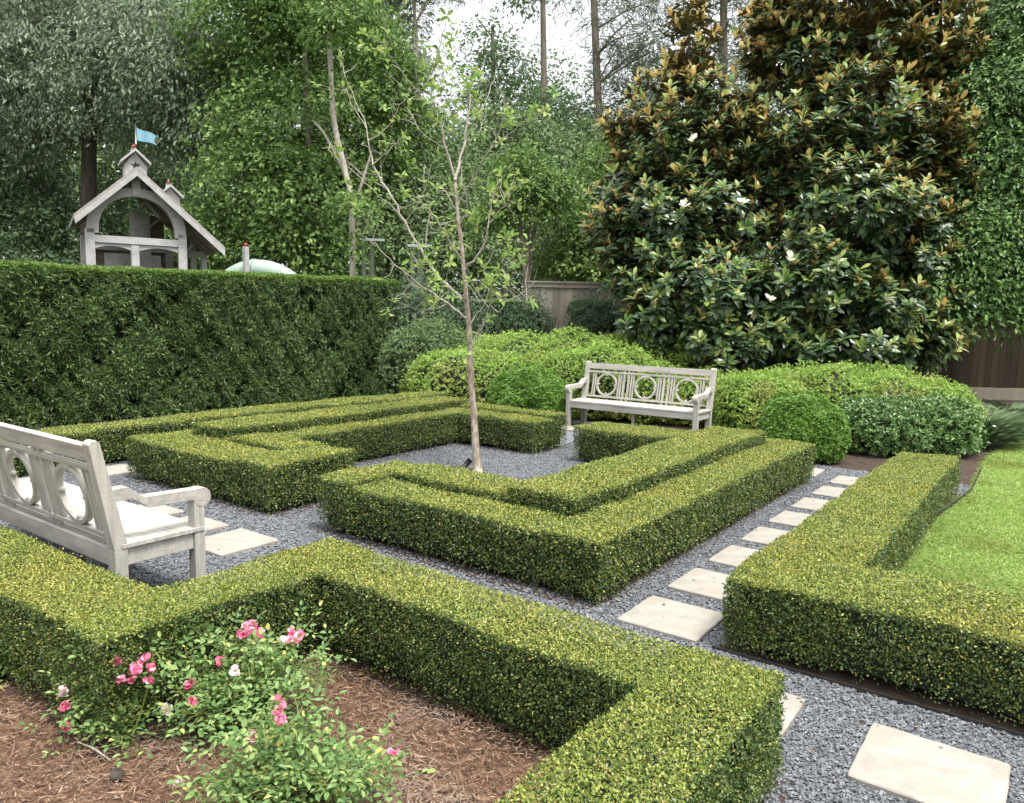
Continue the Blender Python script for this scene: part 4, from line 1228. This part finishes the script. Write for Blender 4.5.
# ------------------------------------------------------------------ roses
def rose(base, stems, label, seed, leaf=.027, fallback=None, nleaf=5, flowers=()):
    """stems: lists of points; flowers: (point, radius, number of blooms, pale?)"""
    base = A(base, float)
    root = empty('rose_bush', base, label, 'rose', 'pink roses in the mulch bed')
    st, lv = MB(), MB()
    tg, td, tr_ = [], [], []
    for pts, r, dens, mi in stems:
        sp = smooth_path(pts, 6)
        st.tube(sp-base, np.linspace(r, r*.4, len(sp)), 6, mi)
        if dens <= 0:
            continue
        n = max(2, int(dens*2.5*len(sp)))
        for k in range(n):
            i = rng.integers(len(sp)//4, len(sp))
            dirn = unit(rng.normal(size=3)*A([1, 1, .5])+A([0, 0, .45]))
            # side shoot with several compound leaves
            p0 = sp[i]
            Ls = rng.uniform(.05, .14)
            p1 = p0+dirn*Ls
            st.tube(A([p0, (p0+p1)/2+A([0, 0, .01]), p1])-base, [.0022, .0018, .001], 4, mi, cap=False)
            tg.append(p1)
            td.append(dirn)
            if rng.random() < .7:
                tg.append((p0+p1)/2)
                td.append(unit(rng.normal(size=3)+A([0, 0, .3])))
    tg, td = A(tg), A(td)
    n = len(tg)
    # compound leaf: pairs of leaflets along a stalk and one at its end
    sidev = unit(np.cross(td, A([0, 0, 1.])+rng.normal(0, .3, (n, 3))))
    upv = np.cross(sidev, td)
    for k, (f, sg) in enumerate([(.25, 1), (.25, -1), (.6, 1), (.6, -1), (.9, 0)]):
        P = tg+td*f*.07+sidev*sg*.004
        D = td*(.45 if sg else 1.0)+sidev*sg*.95+rng.normal(0, .18, (n, 3))
        N = upv+A([0, 0, .35])+rng.normal(0, .3, (n, 3))
        Ls = leaf*rng.uniform(.75, 1.25, n)*(1.1 if sg == 0 else .9)
        leaves(lv, P-base, D, N, Ls, Ls*.62, 0, 6, fold=.25, droop=.15)
    st.build('stems', [M['stem'], M['stem_dead']], root)
    lv.build('leaves', M['rose_leaf'], root)
    for (p, r, k, kind) in flowers:
        fl = MB()
        for q in range(k):
            c = A(p)+(np.clip(rng.normal(0, 1, 3), -1.3, 1.3)*r if k > 1 else 0)
            ax = unit(unit(CAM-c)*.55+A([0, 0, .55])+rng.normal(0, .35, 3))[None]
            P = (c-base)[None]
            s = .022 if k > 1 else .027
            whorl(fl, P, ax, 6, s, .95, 8, 0, (1.15, 1.45), droop=-.1, fold=.2)
            whorl(fl, P+ax*.003, ax, 5, s*.8, .95, 8, 0, (.7, 1.05), droop=-.15, fold=.3)
            whorl(fl, P+ax*.005, ax, 4, s*.5, .9, 8, 0, (.3, .7), droop=-.2, fold=.3)
            whorl(fl, P+ax*.007, ax, 4, .007, .5, 4, 1, (.2, 1.0))
        fl.build('flower', [M['petal_pale'] if kind else M['petal'], M['stamen']], root)

def gp(u, v, z):
    """point at height z seen at (u, v)"""
    d = _fw*F + _rt*(u-510.21) - _up*(v-407.68)
    return CAM + d*(z-CAM[2])/d[2]

def nearp(u, v, D):
    return at(u, v, D)

def arch(b, tip, lift=.12, side=None):
    b, tip = A(b, float), A(tip, float)
    mid = b*.5+tip*.5+A([0, 0, lift])+rng.normal(0, .03, 3)
    return [b, b*.72+mid*.28+A([0, 0, lift*.35]), mid, tip]
rng = np.random.default_rng(11)
b1 = gp(128, 745, 0)
DR = 3.0
rose(b1, [([b1, at(140, 715, 2.98), at(152, 668, 2.96), at(152, 650, 2.95)], .006, 0.25, 0), (arch(b1, at(95, 655, 3.05), .05), .004, .7, 0), (arch(b1, at(72, 740, 3.0), .03), .004, .5, 1), (arch(b1, at(75, 690, 3.05), .05), .0035, .8, 0), (arch(b1, at(110, 700, 3.1), .05), .0035, 1.0, 0)],
     'sparse rose at the left with one long cane and a dense pink bloom cluster', 1,
     flowers=[(at(133, 668, 2.93), .036, 16, 0), (at(68, 705, 2.98), .010, 3, 0), (at(69, 728, 2.97), .008, 2, 0), (at(62, 692, 2.98), .008, 3, 1), (at(150, 752, 2.9), .008, 3, 0)])
b2 = gp(235, 728, 0)
stm = []
for (u, v, d) in [(180, 655, 3.1), (205, 640, 3.2), (235, 645, 3.15), (265, 640, 3.2), (295, 645, 3.2), (322, 650, 3.2), (210, 690, 3.0), (250, 680, 3.0), (285, 690, 3.0), (180, 690, 3.0), (300, 670, 3.1), (225, 665, 3.1), (160, 665, 3.1), (270, 665, 3.1), (240, 710, 2.9), (195, 715, 2.9), (310, 690, 3.05)]:
    stm.append((arch(b2+rng.normal(0, .04, 3)*A([1, 1, 0]), at(u, v, d), .04), .0042, .62, 0))
rose(b2, stm, 'widest leafy rose of the bed, right in front of the hedge jog', 2,
     flowers=[(at(249, 631, 3.15), .026, 9, 0), (at(292, 635, 3.18), .022, 6, 0), (at(282, 640, 3.15), .006, 2, 1), (at(219, 663, 3.05), .010, 3, 0), (at(190, 684, 2.98), .007, 2, 0), (at(193, 700, 2.95), .004, 1, 0), (at(166, 710, 2.95), .004, 1, 1), (at(235, 672, 3.0), .004, 1, 1)])
b3 = gp(290, 812, 0)
stm = []
for (u, v, d) in [(245, 760, 2.55), (270, 730, 2.6), (300, 720, 2.65), (330, 740, 2.6), (225, 780, 2.5), (260, 785, 2.45), (300, 770, 2.5), (345, 770, 2.5), (320, 790, 2.4), (375, 785, 2.45), (215, 800, 2.45), (285, 750, 2.55), (395, 790, 2.45), (350, 795, 2.4), (240, 735, 2.7)]:
    stm.append((arch(b3+rng.normal(0, .04, 3)*A([1, 1, 0]), at(u, v, d), .03), .0042, .66, 0))
rose(b3, stm, 'leafy rose at the bottom edge with single deep pink blooms', 3,
     flowers=[(at(279, 704, 2.6), .010, 3, 0), (at(276, 722, 2.58), .012, 3, 0), (at(253, 738, 2.6), .005, 1, 0), (at(395, 754, 2.6), .004, 1, 0)])
b4 = gp(-25, 690, 0)
rose(b4, [(arch(b4, at(u, v, 3.6), .04), .004, 1.0, 0) for u, v in [(5, 640), (-5, 655), (8, 665), (-20, 640), (2, 690), (-15, 675)]], 'green rose shoots without flowers at the left frame edge', 4)

# small things on the mulch
def rock(p, r, label, mat, name):
    mb = MB().sphere((0, 0, 0), r, 0, 9, 6, (1, .8, .7))
    mb.V[0] = mb.V[0]*(1+rng.normal(0, .10, (len(mb.V[0]), 1)).astype(np.float32))
    tag(mb.build(name, mat, loc=p+A([0, 0, r*.35])), label, 'stone')
rock(gp(178, 785, .01), .022, 'small pale pebble on the mulch in front of the left rose', M['bark_pale'], 'pebble')
rock(gp(117, 778, .01), .03, 'dark charred lump of wood on the mulch beside the rose cane', M['bark_dark'], 'wood_lump')
tw = MB()
a, b = gp(78, 742, .03), gp(110, 760, .02)
tw.tube([a, a*.5+b*.5+A([0, 0, .01]), b], [.0025, .004, .003], 6)
tag(tw.build('fallen_twig', M['bark_pale']), 'bare grey twig lying on the mulch left of the rose cane', 'twig')

# ------------------------------------------------------------------ playhouse
def playhouse():
    D = 16.0
    s = D/F
    o = at(138.5, 262, D)
    zg = 0.0
    base = A([o[0], o[1], 0])
    ang = YAW+math.atan2(137-510, F)*-1                    # turn its gable to the garden
    root = empty('playhouse', base, 'weathered timber playhouse with an arched gable and a blue flag, above the tall hedge', 'playhouse', None, ang+.10)
    zf = lambda v: float(at(137, v, D)[2])                 # heights
    X = lambda u: (u-137)*s*.91
    z0 = zf(275)
    P, PD = M['play'], M['play_dark']
    ze, za = zf(224), zf(175)
    slope = (za-ze)/X(197.5)
    dep = 2.1
    # posts and deck frame
    for x in (X(91), X(182)):
        for y in (0, dep-.15):
            MB().box2((x-.085, y-.085, 0), (x+.085, y+.085, zf(232))).build('post', P, root, .006)
    MB().box2((X(134)-.075, -.06, z0-.6), (X(134)+.075, .06, zf(245))).build('mid_post', P, root, .006)
    MB().box2((X(94), -.075, zf(245)), (X(179), .075, zf(238))).build('front_rail', P, root, .006)
    MB().box2((X(94), dep-.3, zf(246)), (X(179), dep-.15, zf(239))).build('rear_rail', P, root, .006)
    for a, b in ((X(94), X(130)), (X(138), X(178))):       # small arched braces under the rail
        poly = [(a, zf(246)-.001)]
        n = 10
        lo = [(a+(b-a)*k/n, zf(251)+(zf(247.5)-zf(251))*math.sin(math.pi*k/n)) for k in range(n+1)]
        poly = [(b, zf(245.2)), (a, zf(245.2))]+lo
        MB().prism(poly, -.04, .04).build('arch_brace', P, root)
    # big arch in the gable
    xo, xi, zb = X(182)+.08, X(182)-.14, zf(236)
    hO, hI = zf(190)-zb, zf(198)-zb
    n = 20
    outer = [(xo*math.cos(math.pi*k/n), zb+hO*math.sin(math.pi*k/n)**.8) for k in range(n+1)]
    inner = [(xi*math.cos(math.pi*k/n), zb+hI*math.sin(math.pi*k/n)**.8) for k in range(n+1)]
    mb = MB()
    for k in range(n):
        q = [outer[k], outer[k+1], inner[k+1], inner[k]]
        mb.prism(q, -.085, .085)
    mb.build('gable_arch', P, root)
    MB().box2((-.085, -.10, zf(197)), (.085, .09, zf(175))).build('king_post', P, root, .006)
    # roof: two boarded slopes with barge boards
    for sg in (-1, 1):
        x1 = sg*X(197.5)
        z1 = za-abs(x1)*slope
        if sg > 0:
            x1, z1 = X(137+88), za-X(137+88)*slope
        mb = MB()
        th = .07
        poly = [(0, za+.02), (0, za+.02+th), (x1, z1+th), (x1, z1)]
        mb.prism(poly if sg < 0 else poly[::-1], -.32, dep+.3)
        mb.build('roof', [M['shingle']], root)
        mb = MB()
        poly = [(0, za-.10), (0, za+.018), (x1, z1-.002), (x1-sg*.02, z1-.12)]
        mb.prism(poly if sg < 0 else poly[::-1], -.36, -.325)
        mb.build('barge_board', P, root)
        for k in range(4):                                  # rafters
            mb = MB()
            y = .15+k*.55
            poly = [(0, za-.12), (0, za+.01), (x1*.95, za+(z1-za)*.95-.004), (x1*.95, za+(z1-za)*.95-.12)]
            mb.prism(poly if sg < 0 else poly[::-1], y, y+.06)
            mb.build('rafter', PD, root)
        MB().prism([(0, za-.004), (0, za+.014), (x1*.97, za+(z1-za)*.97+.014), (x1*.97, za+(z1-za)*.97-.004)], -.30, dep+.25).build('ceiling_lining', PD, root)
    # brown back wall with barrel like cupboard
    MB().box2((X(98), dep-.05, z0-.6), (X(125), dep, zf(236))).build('back_wall', PD, root)
    MB().box2((X(150), dep-.05, z0-.6), (X(178), dep, zf(205))).build('back_wall', PD, root)
    MB().box2((X(110), dep-.55, z0-.6), (X(170), dep-.45, zf(250))).build('wall_panel', P, root)
    mb = MB()
    for k in range(7):
        mb.box((X(137+k*3), 1.0+k*.05, (zf(206)+z0-.6)/2-(.012*k)), (.105, .03, zf(206)-z0+.6))
    mb.build('cabin_front', P, root, .004)
    mb = MB()
    a = X(152)
    mb.beam((X(140), .95, zf(208)), (X(152), .95, zf(196)), .06, .08, (0, 1, 0))
    mb.beam((X(152), .95, zf(196)), (X(166), .95, zf(212)), .06, .08, (0, 1, 0))
    mb.build('inner_gable', P, root)
    # cupola with a star, finial, flag
    def cupola(cx, cy, zb_, w, h, star=True):
        c = MB()
        c.prism([(cx-w/2, zb_-.35), (cx+w/2, zb_-.35), (cx+w/2, zb_+h*.45), (cx, zb_+h), (cx-w/2, zb_+h*.45)], cy, cy+w*1.05)
        co = c.build('cupola', P, root)
        for sg in (-1, 1):
            e = w*.68
            poly = [(cx, zb_+h+.012), (cx, zb_+h+.065), (cx+sg*e, zb_+h+.065-e*.92), (cx+sg*e, zb_+h+.012-e*.92)]
            MB().prism(poly if sg < 0 else poly[::-1], cy-.10, cy+w*1.05+.10).build('cupola_roof', P, co)
        if star:
            pts = []
            for k in range(10):
                r_ = .095 if k % 2 == 0 else .038
                a_ = math.pi/2+k*math.pi/5
                pts.append((cx+r_*math.cos(a_), zb_+h*.45+r_*math.sin(a_)))
            MB().prism(pts, cy-.012, cy-.002).build('star', M['black'], co)
        f = MB().tube([(cx, cy+.25, zb_+h), (cx, cy+.25, zb_+h+.12)], [.07, .055], 12)
        fo = f.build('finial', P, root)
        MB().sphere((cx, cy+.25, zb_+h+.15), .042, 0, 12, 8).build('finial_ball', M['red'], fo)
        return zb_+h+.2
    zt = cupola(X(138), .05, zf(178), .42, .50)
    MB().tube([(X(140.5), .30, zt), (X(140.5), .30, zf(124))], .012, 8).build('flag_pole', P, root)
    fx = X(141.5)
    n = 8
    fl = MB()
    V, Fc = [], []
    wid, hz = X(137+20), zf(128)-zf(140)
    for k in range(n+1):
        x = fx+wid*k/n
        yy = .30+.05*math.sin(k*.9)
        top = zf(128)-.11*k/n
        bot = zf(140)-.05*k/n
        m_ = (top+bot)/2
        V += [(x-(0 if k < n else 0), yy, top), (x-(.09 if k == n else 0), yy, m_), (x, yy, bot)]
    for k in range(n):
        Fc += [(k*3, k*3+3, k*3+4, k*3+1), (k*3+1, k*3+4, k*3+5, k*3+2)]
    fl.add(V, Fc)
    fo = fl.build('flag', M['flag'], root)
    so = fo.modifiers.new('cloth thickness', 'SOLIDIFY')
    so.thickness = .006
    # lower rear wing with its own cupola
    x2 = X(180)
    yw = 1.3
    mb = MB()
    za2 = zf(204)
    for sg in (-1, 1):
        e = X(137+44) if sg > 0 else X(137+26)
        poly = [(x2, za2), (x2, za2+.06), (x2+sg*e, za2+.06-e*.86), (x2+sg*e, za2-e*.86)]
        mb.prism(poly if sg < 0 else poly[::-1], yw, yw+1.9)
    mb.build('wing_roof', M['shingle'], root)
    for x in (X(192), X(206), X(218)):
        MB().box2((x-.06, yw+.1, 0), (x+.06, yw+.22, za2-(x-x2)*.86-.004)).build('wing_post', P, root)
    MB().box2((X(188), yw+.06, zf(250)), (X(220), yw+.14, zf(243))).build('wing_rail', P, root)
    MB().box2((X(188), yw+1.5, z0-.8), (X(218), yw+1.56, zf(252))).build('wing_wall', PD, root)
    MB().beam((X(193), yw+.05, zf(251)), (X(205), yw+.05, zf(236)), .05, .09, (0, 1, 0)).build('wing_brace', P, root)
    z2 = cupola(x2+.08, yw+.4, zf(195), .40, .44, False)
    MB().tube([(x2+.08, yw+.65, z2), (x2+.08, yw+.65, zf(163))], .012, 8).build('flag_pole', P, root)
    p2 = MB()
    p2.prism([(x2+.09, zf(167)), (x2+.25, zf(180)), (x2+.14, zf(182))], yw+.64, yw+.652)
    p2.build('pennant', M['flag'], root)
    # deck
    MB().box2((X(86), -.1, z0-.75), (X(222), dep+1.2, z0-.6)).build('deck', PD, root)
playhouse()

def slide():
    D = 16.5
    c = at(262, 268, D)
    base = A([c[0], c[1], 0])
    root = empty('tube_slide', base, 'pale green tube slide rising just above the tall hedge', 'slide', None, YAW+.45)
    s = D/F
    path = [(-.75, .6, c[2]-.36), (-.35, .3, c[2]-.10), (.1, 0, c[2]-.06), (.55, -.1, c[2]-.26), (1.0, -.1, c[2]-.7), (1.5, -.1, c[2]-1.4), (2.0, -.1, .4)]
    sp = smooth_path(path, 6)
    MB().tube(sp, .23, 18).build('tube', M['slide'], root)
    for i in (9, 15, 22):
        d = unit(sp[i+1]-sp[i])
        MB().tube([sp[i]-d*.03, sp[i]+d*.03], .25, 18).build('flange', M['slide'], root)
    b2 = at(246, 262, D-.3)
    r2 = empty('play_post', (b2[0], b2[1], 0), 'grey timber post with a red cap beside the tube slide', 'post')
    MB().box2((-.05, -.05, 0), (.05, .05, at(246, 247, D-.3)[2])).build('shaft', M['play'], r2, .006)
    MB().sphere((0, 0, at(246, 246, D-.3)[2]+.02), .045, 0, 12, 8).build('cap', M['red'], r2)
slide()

def metal_frame():
    for (u0, u1, vt, D, lb) in [(364, 372, 241, 18.5, 'pair of galvanised posts with a crossbar behind the end of the tall hedge'), (413, 419, 247, 18.5, 'galvanised double post behind the sapling branches')]:
        c = at((u0+u1)/2, vt, D)
        root = empty('metal_post', (c[0], c[1], 0), lb, 'post', None, YAW)
        h = (u1-u0)/2*D/F
        for sx in (-1, 1):
            MB().tube([(sx*h, 0, 0), (sx*h, 0, c[2])], .05, 10).build('upright', M['zinc'], root)
        MB().box2((-h-.12, -.05, c[2]+.002), (h+.30, .05, c[2]+.06)).build('crossbar', M['zinc'], root)
metal_frame()

def wires():
    for (a, b, lb) in [(at(470, 160, 30), at(760, 95, 40), 'thin pale overhead wire sloping up from the sapling to the magnolia'), (at(300, 80, 45), at(700, -30, 45), 'thin overhead wire crossing the patch of white sky')]:
        t = np.linspace(0, 1, 14)[:, None]
        P = a*(1-t)+b*t
        P[:, 2] -= 1.0*(4*t*(1-t))[:, 0]*.5
        tag(MB().tube(P, .016, 6).build('overhead_wire', M['wire']), lb, 'wire')
wires()

# ------------------------------------------------------------------ light
w = bpy.data.worlds.new('World')
SC.world = w
w.use_nodes = True
nt = w.node_tree
nt.nodes.clear()
sky = nt.nodes.new('ShaderNodeTexSky')
sky.sky_type = 'NISHITA'
sky.sun_disc = False
EL, AZI = math.radians(66), math.radians(100)
sky.sun_elevation = EL
sky.sun_rotation = AZI
sky.dust_density = 5
sky.air_density = 1
sky.ozone_density = 1
hs = nt.nodes.new('ShaderNodeHueSaturation')
hs.inputs['Saturation'].default_value = .28
hs.inputs['Value'].default_value = 1.0
tc = nt.nodes.new('ShaderNodeTexCoord')
cn = nt.nodes.new('ShaderNodeTexNoise')
cn.inputs['Scale'].default_value = 2.2
cn.inputs['Detail'].default_value = 6
mx = nt.nodes.new('ShaderNodeMix')
mx.data_type = 'RGBA'
mr = nt.nodes.new('ShaderNodeMapRange')
mr.inputs[1].default_value, mr.inputs[2].default_value = .3, .7
mr.inputs[3].default_value, mr.inputs[4].default_value = .35, .95
bg = nt.nodes.new('ShaderNodeBackground')
wo = nt.nodes.new('ShaderNodeOutputWorld')
L = nt.links
L.new(sky.outputs[0], hs.inputs['Color'])
L.new(tc.outputs['Generated'], cn.inputs['Vector'])
L.new(cn.outputs[0], mr.inputs[0])
L.new(mr.outputs[0], mx.inputs[0])
L.new(hs.outputs[0], mx.inputs[6])
mx.inputs[7].default_value = (9.5, 9.7, 10, 1)             # thin bright cloud cover
sp_ = nt.nodes.new('ShaderNodeSeparateXYZ')
L.new(tc.outputs['Generated'], sp_.inputs[0])
m1 = nt.nodes.new('ShaderNodeMapRange')
m1.inputs[1].default_value, m1.inputs[2].default_value = 0, 1
m1.inputs[3].default_value, m1.inputs[4].default_value = .36, 1.32
L.new(sp_.outputs[2], m1.inputs[0])
vm = nt.nodes.new('ShaderNodeVectorMath')
vm.operation = 'SCALE'
L.new(mx.outputs[2], vm.inputs[0])
L.new(m1.outputs[0], vm.inputs['Scale'])
L.new(vm.outputs[0], bg.inputs[0])
bg.inputs[1].default_value = .10
L.new(bg.outputs[0], wo.inputs[0])

sun_d = bpy.data.lights.new('sun', 'SUN')
sun_d.energy = 1.9
sun_d.angle = math.radians(14)
sun_d.color = (1, .96, .89)
sun = bpy.data.objects.new('sun', sun_d)
COL.objects.link(sun)
dv = Vector((math.sin(AZI)*math.cos(EL), math.cos(AZI)*math.cos(EL), math.sin(EL)))
sun.rotation_euler = dv.to_track_quat('Z', 'Y').to_euler()

SC.view_settings.view_transform = 'Standard'
SC.view_settings.look = 'None'
SC.view_settings.exposure = 1.5
SC.view_settings.gamma = 1
SC.cycles.use_denoising = True
SC.cycles.max_bounces = 6
SC.cycles.diffuse_bounces = 3
SC.cycles.glossy_bounces = 2
SC.cycles.transmission_bounces = 3
SC.cycles.use_adaptive_sampling = True
SC.cycles.adaptive_threshold = .02
